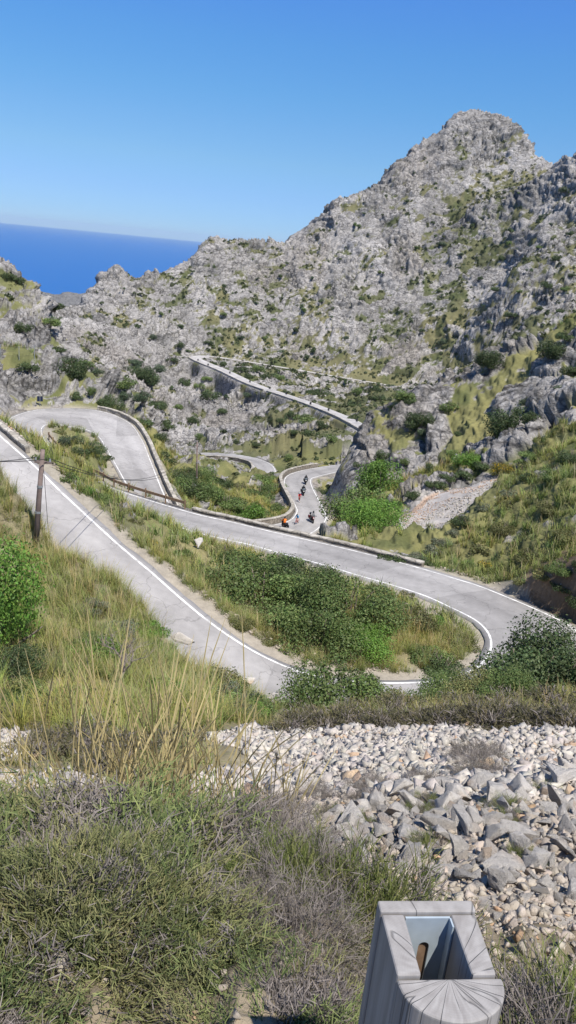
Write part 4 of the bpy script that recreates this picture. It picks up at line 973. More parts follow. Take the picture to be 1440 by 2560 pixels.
# ---------------------------------------------------------------- wiry cushions in the foreground
def heath_mesh(name, n, w, ln, seed, c_lo, c_hi, grey=.15, R=1.0, flat=.6):
    r = np.random.default_rng(seed)
    d = r.normal(size=(n, 3)); d[:, 2] = np.abs(d[:, 2]) * .9; d /= np.linalg.norm(d, axis=1)[:, None]
    lump = 1 + .30 * vnoise((d * 3.1).astype(f32), 1.0, seed) + .26 * vnoise((d * 7).astype(f32), 1.0, seed + 1)
    gap = vnoise((d * 5.5).astype(f32), 1.0, seed + 9); lump = np.where(gap < -.25, lump * .62, lump)
    rad = (r.uniform(.35, 1, n) ** .45) * lump
    p = d * rad[:, None] * np.array([R, R, R * flat])
    g = d * .8 + r.normal(size=(n, 3)) * .55 + np.array([0, 0, .25]); g /= np.linalg.norm(g, axis=1)[:, None]
    L = ln * r.uniform(.5, 1.3, n)
    side = np.cross(g, r.normal(size=(n, 3))); side /= np.linalg.norm(side, axis=1)[:, None] + 1e-6
    curl = np.cross(side, g); amt = r.uniform(-.8, .8, n)
    isg = (r.uniform(size=n) < grey) | (vnoise((p * 2.2).astype(f32), 1.0, seed + 5) > .52 - grey)
    mixv = r.uniform(size=(n, 1)); mixv = np.clip(mixv + .5 * vnoise((p * 4.5).astype(f32), 1.0, seed + 6)[:, None], 0, 1.2); base = np.array(c_lo) * (1 - mixv) + np.array(c_hi) * mixv
    warm_ = sstep(.2, .6, vnoise((p * 3.3).astype(f32), 1.0, seed + 7))[:, None] * .4; base = base * (1 - warm_) + np.array([.24, .19, .10]) * warm_
    gcol = np.array([.20, .175, .16]) * r.uniform(.6, 1.25, (n, 1)); base = np.where(isg[:, None], gcol, base)
    V_, C_ = [], []; S = 4
    for s in range(S):
        t = s / (S - 1); q = p + g * (L * t)[:, None] + curl * (amt * L * t * t * .7)[:, None]; ww = (w * (1 - .65 * t) * .5)
        V_ += [q - side * ww, q + side * ww]; C_ += [base * (.85 + .3 * t)] * 2
    V_ = np.stack(V_, 1).reshape(-1, 3); C_ = np.stack(C_, 1).reshape(-1, 3)
    b = np.arange(n)[:, None] * (2 * S)
    F_ = np.concatenate([b + np.array([[2 * s, 2 * s + 1, 2 * s + 3, 2 * s + 2]]) for s in range(S - 1)])
    return mesh_np(name, V_, F_, m_heath, C_, link=False)
m_heath = col_mat('wiry_stems', rough=.8, spec=.12, objvar=.08, trans=.12)
def heath(x, y, R, me, label, cat='shrub', group=None, flat=1.0, up=0.0, name='heath_cushion'):
    p = gpos(x, y); o = obj_of(name, me); o.location = (p[0], p[1], p[2] - .03 + up); o.scale = (R, R, R * flat); o.rotation_euler = (0, 0, random.uniform(0, 6.28))
    return tag(o, label, cat, group)
GL, GH = (.055, .082, .030), (.185, .215, .080)
h_big = heath_mesh('heath', 13000, .0105, .105, 1, GL, GH, .04)
h_big2 = heath_mesh('heath', 12000, .0105, .11, 2, (.075, .092, .038), (.205, .21, .088), .09)
h_grey = heath_mesh('twigs', 9000, .0075, .15, 3, (.10, .095, .06), (.20, .175, .14), .62)
h_low = heath_mesh('spiny', 2600, .028, .16, 6, (.062, .064, .034), (.125, .115, .065), .22)
h_grass = heath_mesh('grass', 5200, .011, .24, 4, (.075, .105, .028), (.17, .19, .06), .05)
heath(-.50, 2.20, .70, h_big, 'large dark green wiry cushion shrub filling the lower left foreground', flat=.68)
heath(-.98, 2.15, .58, h_big2, 'olive wiry cushion shrub at the lower left edge', flat=.5)
heath(-.36, 1.50, .42, h_big2, 'olive wiry cushion shrub at the bottom edge below the large dark one', flat=.6)
heath(-.80, 1.42, .42, h_big, 'dark green cushion shrub in the bottom left corner', flat=.6)
heath(.02, 2.35, .42, h_grey, 'grey brown dry twiggy shrub right of the large green cushion', flat=.7)
heath(-.02, 3.25, .50, h_grey, 'grey dry twiggy shrub left of the rock pile', flat=.65)
heath(.10, 1.72, .28, h_grey, 'bare brown twig bush left of the wooden post', flat=.9)
heath(-.75, 3.05, .42, h_big2, 'olive grey cushion behind the large green one under the dry stalks', flat=.5)
heath(-1.4, 3.1, .45, h_big2, 'straw mixed green cushion at the left edge behind the front row', flat=.5)
_q = by_range(170, 2480, 1.72); heath(_q[0], _q[1], .36, h_big2, 'olive tangle low at the left between the corner and the large cushion', flat=.7)
for x, y, r_, R in ((150, 2540, 1.62, .36), (330, 2540, 1.6, .32), (40, 2500, 1.74, .36), (250, 2480, 1.72, .36), (215, 2550, 1.58, .34), (470, 2545, 1.58, .22)):
    _q = by_range(x, y, r_); heath(_q[0], _q[1], R, h_big2 if x != 330 else h_big, 'low green tangle along the bottom edge left of the wooden post', group='low tangles along the bottom edge', flat=.85, up=.03)
for x, y, r_, R in ((110, 1905, 9.8, .60), (205, 1890, 10.6, .65), (300, 1915, 9.4, .60), (395, 1895, 10.4, .60), (460, 1870, 11.6, .55), (250, 1945, 8.4, .5)):
    _q = by_range(x, y, r_); heath(_q[0], _q[1], R, h_low, 'olive cushion on the bare strip behind the tall straw clump', group='cushions behind the straw clump', flat=.75)
heath(-.62, 1.12, .32, h_big, 'dark green tangle in the very corner at the lower left', flat=.8)
heath(.10, 1.28, .30, h_big, 'dark green tangle at the bottom edge left of the wooden post', flat=.7)
heath(.40, 2.05, .34, h_grass, 'bright green grass tuft right behind the wooden post', 'grass tuft', name='grass_tuft')
heath(.14, 2.1, .24, h_grass, 'small green tuft between the twiggy shrub and the post', 'grass tuft', name='grass_tuft')
heath(.72, 1.20, .34, h_grass, 'green grassy tuft right of the wooden post at the bottom edge', 'grass tuft', name='grass_tuft')
heath(.98, 1.52, .32, h_grass, 'green grassy tuft at the right edge beside gravel', 'grass tuft', name='grass_tuft')
heath(.62, 1.55, .22, h_grass, 'thin grassy tuft on gravel just right behind the post', 'grass tuft', name='grass_tuft', flat=.8)
heath(-2.05, 4.6, .40, h_grass, 'bright green leafy cushion on stones at the far left', 'shrub', flat=.8)
for x, y, R in ((.55, 6.3, .26), (1.15, 6.7, .34), (1.75, 7.1, .30), (2.5, 7.6, .42), (.2, 5.5, .26), (2.9, 9.0, .5), (1.0, 6.1, .22)):
    heath(x, y, R, h_grey, 'dry grey green tuft on the upper part of the rock pile', group='dry tufts on the rock pile', flat=.7)
for x, y, R in ((.75, 4.6, .15), (1.25, 4.9, .17), (1.7, 4.4, .14), (2.0, 5.3, .18), (1.05, 3.9, .15), (.6, 5.3, .16), (1.55, 3.7, .13), (.3, 4.2, .18), (2.6, 6.1, .2), (1.5, 5.9, .16)):
    heath(x, y, R, h_grass, 'small green weed tuft between the stones of the rock pile', 'grass tuft', 'weed tufts between the stones', .9, name='grass_tuft')
k = 0
for x in np.linspace(740, 1460, 17):
    py = 1835 + 14 * math.sin(x * .021) - (18 if x > 1100 else 0); c = by_range(x, py, 15.8 + .7 * math.sin(x * .05))
    heath(c[0], c[1], random.uniform(.55, .85), h_low, 'dark olive spiny cushion in the row above the scree', group='spiny cushions above the scree', flat=.85)
for x, py, r in ((790, 1800, 18), (900, 1795, 18.5), (1010, 1785, 18.5), (1180, 1780, 19), (1290, 1785, 18), (1390, 1775, 19.5), (1450, 1790, 18)):
    c = by_range(x, py, r); heath(c[0], c[1], random.uniform(.7, .95), h_low, 'olive spiny cushion behind the first row above the scree', group='spiny cushions of the back row', flat=.8)
# dry flower stalks
def stalks(name, base, n, h, spread, seed, col, lean=(0, 0), w=.012, head=True):
    r = np.random.default_rng(seed); b = MB(); cols = []
    V_, F_, C_ = [], [], []
    for k in range(n):
        q = np.array([r.normal() * spread * .35, r.normal() * spread * .35, -.05]); a = r.uniform(0, 6.28); e = math.radians(r.uniform(62, 89)); L = h * r.uniform(.5, 1.1)
        d = np.array([math.cos(a) * math.cos(e) + lean[0], math.sin(a) * math.cos(e) + lean[1], math.sin(e)]); d /= np.linalg.norm(d)
        for ax in ((1, 0, 0), (0, 1, 0)):
            sdv = np.cross(d, ax); sdv /= np.linalg.norm(sdv); base_ = len(V_); c = np.array(col) * r.uniform(.75, 1.2)
            for s in range(5):
                t = s / 4; ww = w * (.5 if t < .6 or not head else (.8 if t < .9 else .2)) * (1 - .4 * t)
                p_ = q + d * L * t + np.array([math.cos(a), math.sin(a), -.5]) * (.12 * L * t * t)
                V_ += [p_ - sdv * ww, p_ + sdv * ww]; C_ += [c, c]
            for s in range(4): F_.append([base_ + 2 * s, base_ + 2 * s + 1, base_ + 2 * s + 3, base_ + 2 * s + 2])
    o = mesh_np(name, np.array(V_), np.array(F_), m_grass, np.array(C_)); o.location = base
    return o
STR = (.50, .42, .22)
tag(stalks('dry_grass_clump', gpos(-1.15, 5.3), 80, 1.65, 1.0, 3, STR, (.04, 0), .0115), 'tall straw coloured grass clump standing before the stony slope', 'grass clump')
tag(stalks('dry_grass_clump', gpos(-.75, 5.6), 60, 1.5, .9, 4, STR, (.02, 0), .011), 'straw coloured grass clump right beside the tallest one', 'grass clump')
tag(stalks('dry_grass_clump', gpos(-.3, 5.2), 40, 1.0, .8, 5, (.40, .34, .18), (0, 0), .009), 'thin dry grass clump above the grey twiggy shrub', 'grass clump')
tag(stalks('dry_grass_clump', gpos(.1, 5.0), 34, .7, .4, 6, (.40, .34, .18), (0, 0), .008), 'sparse dry grass clump at the left end of the scree', 'grass clump')
tag(stalks('dry_grass_clump', gpos(-1.75, 4.6), 110, .9, 1.3, 7, STR, (-.3, 0), .009), 'matted straw clump at the left edge above the green cushion', 'grass clump')
# bare tree
def bare_tree(base, h, seed):
    r = random.Random(seed); b = MB()
    def grow(p, d, L, rad, depth):
        q = [p]
        for s in range(4):
            d = d + np.array([r.uniform(-.35, .35), r.uniform(-.35, .35), r.uniform(-.15, .3)]); d /= np.linalg.norm(d); q.append(q[-1] + d * L / 4)
        b.tube(q, [rad, rad * .9, rad * .78, rad * .66, rad * .5], 4 if depth else 6, False)
        if depth < 4:
            for k in range(r.randint(3, 4)):
                e = d + np.array([r.uniform(-1.2, 1.2), r.uniform(-1.2, 1.2), r.uniform(-.25, .7)]); e /= np.linalg.norm(e)
                grow(q[r.randint(2, 4)], e, L * r.uniform(.55, .85), rad * .5, depth + 1)
    grow(np.array([0, 0, -.1]), np.array([.05, 0, 1.0]), h * .4, .055, 0)
    o = b.build('bare_tree', simple_mat('dead_wood', (.21, .18, .16), .9, var=.3)); o.location = base; return o
tag(bare_tree(gpos(*by_range(290, 1720, 18.5)[:2]), 2.5, 5), 'leafless grey brown branchy shrub in the grass left of the descending road', 'shrub')
print('plants', round(time.time() - T0, 1))
# ---------------------------------------------------------------- loose stone
def rock_arrays(seed, sub=3, planes=12, squash=(1, .8, .65), rough=.03):
    """angular fragment: the hull of a few random points, split finer and roughened when close"""
    r = np.random.default_rng(seed); bm = bmesh.new(); n_ = planes
    q = r.normal(size=(n_, 3)); q /= np.linalg.norm(q, axis=1)[:, None]; q *= r.uniform(.62, 1.2, n_)[:, None]
    for c in q: bm.verts.new(c)
    h = bmesh.ops.convex_hull(bm, input=bm.verts)
    bmesh.ops.delete(bm, geom=[v for v in bm.verts if not v.link_faces], context='VERTS')
    if sub > 1:
        bmesh.ops.bevel(bm, geom=list(bm.edges), offset=.018, segments=1, affect='EDGES')
        bmesh.ops.triangulate(bm, faces=bm.faces); bmesh.ops.subdivide_edges(bm, edges=bm.edges, cuts=sub, use_grid_fill=True)
    bmesh.ops.triangulate(bm, faces=bm.faces)
    bm.verts.index_update(); V_ = np.array([v.co[:] for v in bm.verts]); F_ = np.array([[v.index for v in f.verts] for f in bm.faces]); bm.free()
    if rough:
        vf = V_.astype(f32); nn = V_ / np.linalg.norm(V_, axis=1)[:, None]
        V_ = V_ + nn * (rough * 2.2 * fbm(vf, .5, 4, seed, .6) + .05 * (worley_blocks(vf, .45, seed)[0]))[:, None]
    return V_ * np.array(squash), F_
def rock_cols(V_, seed, stain=.3):
    Vf = (V_ * 1.0).astype(f32)
    c = np.array([.45, .42, .385]) * (1 + .12 * fbm(Vf, .7, 3, seed))[:, None]
    w = (sstep(.25, .6, vnoise(Vf + 7, .8, seed + 3)) * stain)[:, None]; c = c * (1 - w) + np.array([.38, .26, .16]) * w
    d = (sstep(.3, .7, vnoise(Vf + 3, .5, seed + 4)) * .4)[:, None]; return c * (1 - d) + np.array([.31, .30, .295]) * d
m_stone = col_mat('limestone', rough=.9, spec=.15, objvar=.10, noise=[(6, .15), (24, .12)], bump=[(5, .03, 'n'), (22, .008, 'n')])
SQ = [(1, .8, .6), (1, .7, .75), (.95, .9, .55), (1, .6, .5), (1, .85, .8)]
rocks = []
for s in range(16):
    v, f = rock_arrays(100 + s, 3, 7 + s % 4, SQ[s % 5]); rocks.append(mesh_np('rock', v, f, m_stone, rock_cols(v, s, (.0, .2, .55)[s % 3]), link=False))
def put_rock(p, size, k, label, group=None, rot=None, name='rock', scale=None):
    o = obj_of(name, rocks[k % 16]); o.location = p
    o.scale = scale or (size, size * random.uniform(.85, 1.1), size * random.uniform(.85, 1.15))
    o.rotation_euler = rot or (random.uniform(-.5, .5), random.uniform(-.5, .5), random.uniform(0, 6.28))
    return tag(o, label, 'rock', group)
def rock_px(px, py, w, label, k, name='rock', rot=None, sc=(1, 1, 1), lift=.3, r=None):
    p = by_range(px, py, r) if r else pick(px, py); p = gpos(p[0], p[1]); s = .5 * w / px_of(p)
    return put_rock(p + np.array([0, 0, s * lift]), s, k, label, None, rot, name, tuple(s * np.array(sc)))
rock_px(1235, 2180, 200, 'long rounded boulder with orange stains lying in the middle of the rock pile', 2, 'boulder', (.1, .1, .2), (1, .6, .55))
rock_px(1395, 2040, 110, 'upright grey slab standing at the right edge of the rock pile', 6, 'boulder', (.2, 1.1, .4), (1.2, .7, .8), .8)
rock_px(1400, 1960, 130, 'flat grey slab lying on top at the right edge of the rock pile', 12, 'boulder', (0, .1, .1), (1, .7, .35), .6)
rock_px(1345, 1915, 90, 'tan weathered boulder at the upper right end of the scree', 5, 'boulder', None, (1, .8, .6))
rock_px(855, 2215, 150, 'pale boulder half sunk in grass at the lower left of the rock pile', 7, 'boulder', (.2, .1, .5), (1, .8, .8))
rock_px(760, 2140, 130, 'pointed triangular boulder at the left end of the rock pile', 3, 'boulder', (.3, .2, 1.2), (1, .7, .9))
rock_px(820, 2110, 90, 'split upright rock with orange edge beside the triangular boulder', 8, 'boulder', None, (.8, .7, 1.1))
rock_px(995, 2000, 100, 'blocky grey rock crowning the middle of the rock pile', 10, 'boulder', None, (1, .8, .75), .8)
rock_px(1010, 2110, 120, 'large pale block in the centre of the rock pile', 15, 'boulder', None, (1, .8, .9))
rock_px(1145, 2085, 130, 'flat rock with deep shadow beneath it right of the centre of the pile', 1, 'boulder', None, (1, .7, .5), .6)
rock_px(1230, 2300, 52, 'rounded whitish stone lying on gravel just right of the wooden post', 9, 'stone', None, (1, .9, .7))
rock_px(575, 2515, 90, 'pale angular stone on bare earth at the bottom edge', 4, 'stone', None, (1, .7, .6))
rock_px(448, 1648, 120, 'large pale slab at the edge of the descending road', 3, 'boulder', (.1, .35, .4), (1, .55, .5), .9, 28)
rock_px(485, 1440, 56, 'grey boulder in the grass between the two road arms', 10, 'boulder', None, (1, .75, .6), .7, 50)
rock_px(612, 1738, 74, 'pale rock in the grass above the scree', 14, 'boulder', None, (1, .8, .6), .9, 25.5)
rock_px(685, 1758, 64, 'pale rock in the grass at the foot of the descending road', 11, 'boulder', None, (1, .7, .6), .9, 25)
rock_px(972, 1497, 26, 'small flat white stone near bare earth in the hairpin island', 2, 'stone', None, (1, .8, .4), .3, 51)
# the pile itself
def poly_px(poly, n, seed):
    r = np.random.default_rng(seed); pl = np.array(poly, float); lo, hi = pl.min(0), pl.max(0); out = []
    while len(out) < n:
        q = r.uniform(lo, hi, (400, 2)); out += list(q[inside(q, pl)])
    return np.array(out[:n])
PILE = [(735, 2110), (830, 2060), (900, 2010), (1000, 1985), (1110, 1965), (1250, 1990), (1340, 1960), (1440, 1930), (1440, 2260), (1340, 2260), (1200, 2240), (1040, 2180), (900, 2200), (770, 2180)]
cnt = 0; placed = []
for (x, y) in poly_px(PILE, 1500, 9):
    if cnt >= 270: break
    p = pick(x, y); w_ = random.choice((40, 50, 60, 72, 85, 100, 118)); s = .5 * w_ / px_of(p)
    if any(np.linalg.norm(p - q) < .57 * (s + t) for q, t in placed): continue
    placed.append((p, s)); cnt += 1
    put_rock(p + np.array([0, 0, s * random.uniform(.25, .7)]), s, cnt, 'angular pale grey rock in the pile at the right behind the wooden post', 'rocks of the pile')
print('rocks', cnt)
sp = []
for s in range(10):
    v, f = rock_arrays(300 + s, 1, 6 + s % 3, SQ[s % 5], 0.0); sp.append((v, f, np.array([.40, .365, .325]) * np.ones((len(v), 3))))
def stones(name, pts, size, label, tint=(1, 1, 1)):
    n_ = len(pts); tn = np.array(tint) * (1 + rng.uniform(-.18, .18, (n_, 1))) * (1 + rng.uniform(-.02, .025, (n_, 3)))
    rust = rng.uniform(size=n_) < .035; tn[rust] *= np.array([1, .8, .62])
    sc = size * rng.lognormal(0, .5, n_).clip(.35, 2.6) 
    A_ = merge(sp, rng.integers(0, 10, n_), pts + np.array([0, 0, 1]) * (sc * .25)[:, None], sc, rng.uniform(0, 6.28, n_), tn, rng.uniform(-.5, .5, (n_, 2)))
    return tag(mesh_np(name, A_[0], A_[1], m_stone, A_[2]), label, 'scree', kind='stuff')
p, vv, kk, dd, tt, _ = sample(6.4, 17.5, 84000, 43)
edge = vv + .16 * fbm(p, 1.2, 3, 71)
ok = (edge < .36); p = p[ok][:28000]
stones('scree', p, np.full(len(p), .068), 'pale broken limestone scree covering the slope below the rock pile')
p, vv, kk, dd, tt, _ = sample(1.1, 6.6, 38000, 50)
edge = vv + .2 * fbm(p, .8, 3, 72); ok = (edge < .30) | ((p[:, 0] > .45) & (rng.uniform(size=len(p)) < .75)); p = p[ok][:17000]
stones('gravel', p, np.full(len(p), .02) * np.clip(np.hypot(p[:, 0], p[:, 1]) / 3.0, .7, 1.6), 'fine pale gravel around the foreground rocks', (.95, .9, .84))
p, vv, kk, dd, tt, _ = sample(1.0, 4.5, 2500, 33); stones('loose_stones', p, np.full(len(p), .016), 'scattered small stones on the earth of the foreground', (.8, .75, .7))
p, vv, kk, dd, tt, _ = sample(66, 98, 90000, 24); p = p[tt & (fbm(p, 2.5, 2, 75) > -.25)][:3400]
ts_ = inside(p[:, :2], np.array([TALP[0], TALP[0] * .4 + TALP[1] * .6, TALP[2] * .5 + TALP[5] * .5, TALP[4] * .6 + TALP[3] * .4, TALP[4], TALP[5]]))
stones('pink_talus', p[ts_], np.full(int(ts_.sum()), .065), 'fine pinkish gravel on the upper half of the talus fan', (1, .82, .71))
p = p[~ts_]
stones('talus', p, np.full(len(p), .085), 'loose grey stones on the pink talus fan')
# stones along the verges and in the hairpin island
p, vv, kk, dd, tt, _ = sample(30, 62, 60000, 24); ok = (dd > .25) & (dd < 1.7) & (fbm(p, 4, 3, 73) > .05); p = p[ok][:3500]
stones('verge_stones', p, np.full(len(p), .08), 'small pale stones on the verges of the near road', (.95, .9, .84))
print('stones', round(time.time() - T0, 1))
# ---------------------------------------------------------------- walls, rails, sign, poles
def stone_mat(name, c1, c2, scale, mortar=.55):
    m, nt, b, out = new_mat(name)
    tc = nt.nodes.new('ShaderNodeTexCoord'); vo = nt.nodes.new('ShaderNodeTexVoronoi'); vo.inputs['Scale'].default_value = scale
    vd = nt.nodes.new('ShaderNodeTexVoronoi'); vd.feature = 'DISTANCE_TO_EDGE'; vd.inputs['Scale'].default_value = scale
    nt.links.new(tc.outputs['Object'], vo.inputs['Vector']); nt.links.new(tc.outputs['Object'], vd.inputs['Vector'])
    cr = nt.nodes.new('ShaderNodeValToRGB'); cr.color_ramp.elements[0].color = (*c1, 1); cr.color_ramp.elements[1].color = (*c2, 1)
    sp_ = nt.nodes.new('ShaderNodeSeparateColor'); nt.links.new(vo.outputs['Color'], sp_.inputs[0]); nt.links.new(sp_.outputs[0], cr.inputs[0])
    mr = nt.nodes.new('ShaderNodeMapRange'); mr.inputs['From Max'].default_value = .08; mr.inputs['To Min'].default_value = mortar
    nt.links.new(vd.outputs[0], mr.inputs[0]); mx = nt.nodes.new('ShaderNodeVectorMath'); mx.operation = 'SCALE'
    nt.links.new(cr.outputs[0], mx.inputs[0]); nt.links.new(mr.outputs[0], mx.inputs['Scale']); nt.links.new(mx.outputs[0], b.inputs['Base Color'])
    bp = nt.nodes.new('ShaderNodeBump'); bp.inputs['Distance'].default_value = .08; bp.inputs['Strength'].default_value = .8
    nt.links.new(mr.outputs[0], bp.inputs['Height']); nt.links.new(bp.outputs[0], b.inputs['Normal']); b.inputs['Roughness'].default_value = .9
    return m
m_wall = stone_mat('rubble_masonry', (.17, .145, .115), (.33, .29, .24), 3.2)
m_cap = stone_mat('weathered_coping', (.25, .225, .185), (.44, .405, .35), 1.7, .6)
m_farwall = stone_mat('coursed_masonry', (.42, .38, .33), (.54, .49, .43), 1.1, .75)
m_dry = stone_mat('dry_stone', (.14, .135, .13), (.30, .29, .275), .7, .4)
def span(E_, x0, x1, y0=None, start=0, stop=None):
    """index range of the edge line between two photograph columns"""
    q = project(E_); idx = [i for i in range(start, stop or len(E_)) if min(x0, x1) <= q[i, 0] <= max(x0, x1) and (y0 is None or y0[0] <= q[i, 1] <= y0[1])]
    return E_[idx[0]:idx[-1] + 1]
def wall(path, off, th, h, label, name='stone_parapet', mat=None, cap=None, below=.6, batter=0.0, cat='wall', caph=.1):
    # walk the wall in short uneven steps
    cum_ = np.concatenate([[0], np.cumsum(np.linalg.norm(np.diff(path, axis=0), axis=1))]); step_ = .45 if np.hypot(*path[0][:2]) < 150 else 1.5
    u_ = np.linspace(0, cum_[-1], max(int(cum_[-1] / step_), 4)); path = np.stack([np.interp(u_, cum_, path[:, i_]) for i_ in range(3)], 1)
    pth = offset(path, off); b = MB()
    def rough(o_, amt, sc):
        co = np.empty(len(o_.data.vertices) * 3, f32); o_.data.vertices.foreach_get('co', co); co = co.reshape(-1, 3)
        n3 = np.stack([vnoise(co, sc, 81 + i_) for i_ in range(3)], 1) + .6 * np.stack([vnoise(co, sc * .4, 91 + i_) for i_ in range(3)], 1)
        co = co + n3 * np.array([amt, amt, amt * .8], f32); o_.data.vertices.foreach_set('co', co.astype(f32).ravel()); o_.data.update()
    b.sweep(pth, [(-th / 2, h), (-th / 2, -.3), (-th / 2 - 0, -.3), (th / 2 + batter, -below), (th / 2, h)] if off > 0 else [(th / 2, h), (th / 2, -.3), (-th / 2 - batter, -below), (-th / 2, h)])
    o = b.build(name, mat or m_wall)
    c = MB(); c.sweep(pth, [(-th / 2 - .05, h + .003), (-th / 2 - .04, h + caph), (0, h + caph * 1.35), (th / 2 + .04, h + caph), (th / 2 + .05, h + .003)]); oc = c.build('coping', cap or m_cap, o)
    k_ = step_ / .45; rough(o, .03 * k_, .6 * k_); rough(oc, .035 * k_, .55 * k_)
    return tag(o, label, cat)
nA = len(L_A) * 8; nB = (len(L_A) + len(L_B)) * 8
wall(span(R1, 466, 1052, (1200, 1460), nA - 16, nB + 16), -.62, .42, .20, 'long low stone parapet along the far edge of the front road', below=1.4)
wall(span(L1, 236, 436, (900, 1300), nB), .75, .40, .45, 'low wall round the outside of the left hairpin', 'hairpin_wall', m_cap, below=1.5)
wall(span(L1, -200, 56, (900, 1140), 0, 60), .55, .32, .28, 'pale stone parapet where the descending road enters at the left edge', below=1.2)
wall(span(L2, 560, 800), .65, .5, .75, 'stone parapet on the left of the bend with motorcycles', below=3.6)
wall(span(L3, 470, 672), .6, .5, .7, 'low parapet round the small curve in the gully', 'curve_parapet', below=2)
q4 = project(L4); iH = int(np.argmin(q4[:, 0]))
i900 = int(np.argmin(np.abs(q4[:iH, 0] - 905))); i632 = int(np.argmin(np.abs(q4[:iH, 0] - 634)))
i690 = int(np.argmin(np.abs(q4[:iH, 0] - 672))); i800 = int(np.argmin(np.abs(q4[:iH, 0] - 795)))
wall(L4[i800 - 2:i690 + 1], .45, .6, .25, 'rough dark dry stone bank carrying the far road', 'dry_stone_bank', m_dry, m_cap, below=8, batter=3.5, caph=.3)
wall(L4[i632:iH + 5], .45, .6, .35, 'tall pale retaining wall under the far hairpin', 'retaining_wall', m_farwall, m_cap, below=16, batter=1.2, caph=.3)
wall(L4[i690 + 1:i632 + 1], .45, .6, .3, 'short parapet joining the retaining wall and the dry stone bank', 'road_parapet', m_cap, m_cap, below=2, caph=.3)
wall(L4[i900 - 8:i800 - 1], .45, .5, .3, 'parapet on the last straight of the far road before the right crag', 'road_parapet', m_cap, m_cap, below=2, caph=.3)
wall(R4[iH + 14:], -.45, .5, .3, 'pale parapet line along the upper arm of the far road', 'road_parapet', m_cap, m_cap, below=2.5, caph=.3)
# wooden guard rail
m_rail = simple_mat('rusty_rail', (.20, .135, .085), .8, var=.3, scale=4)
i0 = nB - 12
gq = project(R1); gi = [i for i in range(nB - 24, len(R1)) if 108 <= gq[i, 0] <= 462 and 1070 <= gq[i, 1] <= 1275 and i < nB + 46]
gpth = offset(R1[gi[0]:gi[-1] + 1], -.55)
g = empty('guard_rail', gpth[0]); tag(g, 'rusty brown guard rail along the inner edge leading into the left hairpin', 'guard rail')
off0 = np.array(gpth[0]); b = MB(); b.sweep(gpth - off0, [(.04, .42), (-.04, .42), (-.04, .68), (.04, .68)]); b.build('rail', m_rail, g)
cum = 0; last = gpth[0]
for k in range(len(gpth)):
    cum += np.linalg.norm(gpth[k] - last); last = gpth[k]
    if k == 0 or cum > 2.4:
        cum = 0; b = MB(); b.box((0, 0, .1), (.12, .12, 1.3)); po = b.build('post', m_rail, g); po.location = gpth[k] - off0 + np.array([0, 0, .1])
# chevron sign
p = gpos(*by_range(100, 1012, 118.4)[:2]); sg = empty('chevron_sign', p); tag(sg, 'dark chevron board with two rows of white arrows at the left hairpin', 'road sign')
m_blk = simple_mat('sign_dark', (.012, .02, .05), .5, var=.05); m_wht = simple_mat('sign_white', (.75, .75, .75), .5, var=.03); m_steel = simple_mat('galvanised', (.42, .44, .46), .45, .6, var=.12, scale=5)
yaw = math.atan2(-p[0], -p[1])
sg.rotation_euler = (0, 0, math.pi - yaw + math.pi)
b = MB(); b.tube([(0, 0, -.4), (0, 0, 1.5)], .035, 8); b.build('post', m_steel, sg)
b = MB(); b.box((0, -.06, 1.15), (.8, .04, .76)); b.build('board', m_blk, sg)
for zz in (.96, 1.34):
    for xx in (-.2, .18):
        b = MB()
        o_ = [(-.12, .15), (.0, .15), (.13, 0), (0, -.15), (-.12, -.15), (.01, 0)]
        V_ = [[xx + a, -.083, zz + c] for a, c in o_] + [[xx + a, -.092, zz + c] for a, c in o_]
        b.add(V_, [list(range(6)), list(range(6, 12))[::-1]] + [[i, (i + 1) % 6, 6 + (i + 1) % 6, 6 + i] for i in range(6)]); b.build('chevron', m_wht, sg)
# poles and wires
m_pole = simple_mat('tarred_pole', (.17, .13, .115), .85, var=.35, scale=3)
def pole(px, py, r, pxt, pyt, label, rad):
    p = by_range(px, py, r); p = gpos(p[0], p[1]); d = ray(pxt, pyt); zt = d[2] / math.hypot(d[0], d[1]) * math.hypot(p[0], p[1])
    a = math.atan2(d[0], d[1]); rr = math.hypot(p[0], p[1]); top = np.array([rr * math.sin(a), rr * math.cos(a), zt])
    o = empty('utility_pole', p); h = top - p
    b = MB(); b.tube([np.array([0, 0, -.5]), h * .5, h], [rad, rad * .85, rad * .68], 10); b.build('shaft', m_pole, o, True)
    b = MB(); b.box(h - np.array([0, 0, .55]), (.7, .09, .09)); b.build('cross_arm', m_pole, o)
    for s in (-.3, .3):
        b = MB(); b.tube([h + np.array([s, 0, -.5]), h + np.array([s, 0, -.36])], [.05, .03], 8); b.build('insulator', m_steel, o)
    b = MB()
    for t in (.35, .62): b.tube([h * t - [0, 0, .05], h * t + [0, 0, .05]], rad * .95, 10)
    b.build('band', m_steel, o)
    tag(o, label, 'utility pole'); return top, o
t1, _ = pole(88, 1392, 33.5, 107, 1124, 'brown wooden utility pole standing in the grass at the left', .13)
t2, _ = pole(482, 1252, 104, 493, 1105, 'distant thin utility pole rising from the gully behind the parapet', .14)
m_wire = simple_mat('black_wire', (.02, .02, .02), .6, var=.05)
def wire(a, b_, sag, label, rad=.016):
    t = np.linspace(0, 1, 40)[:, None]; q = a * (1 - t) + b_ * t; q[:, 2] -= (4 * sag * t * (1 - t))[:, 0]
    b = MB(); b.tube(list(q), rad, 5); return tag(b.build('overhead_wire', m_wire), label, 'wire')
tL = by_range(-420, 1065, 30)
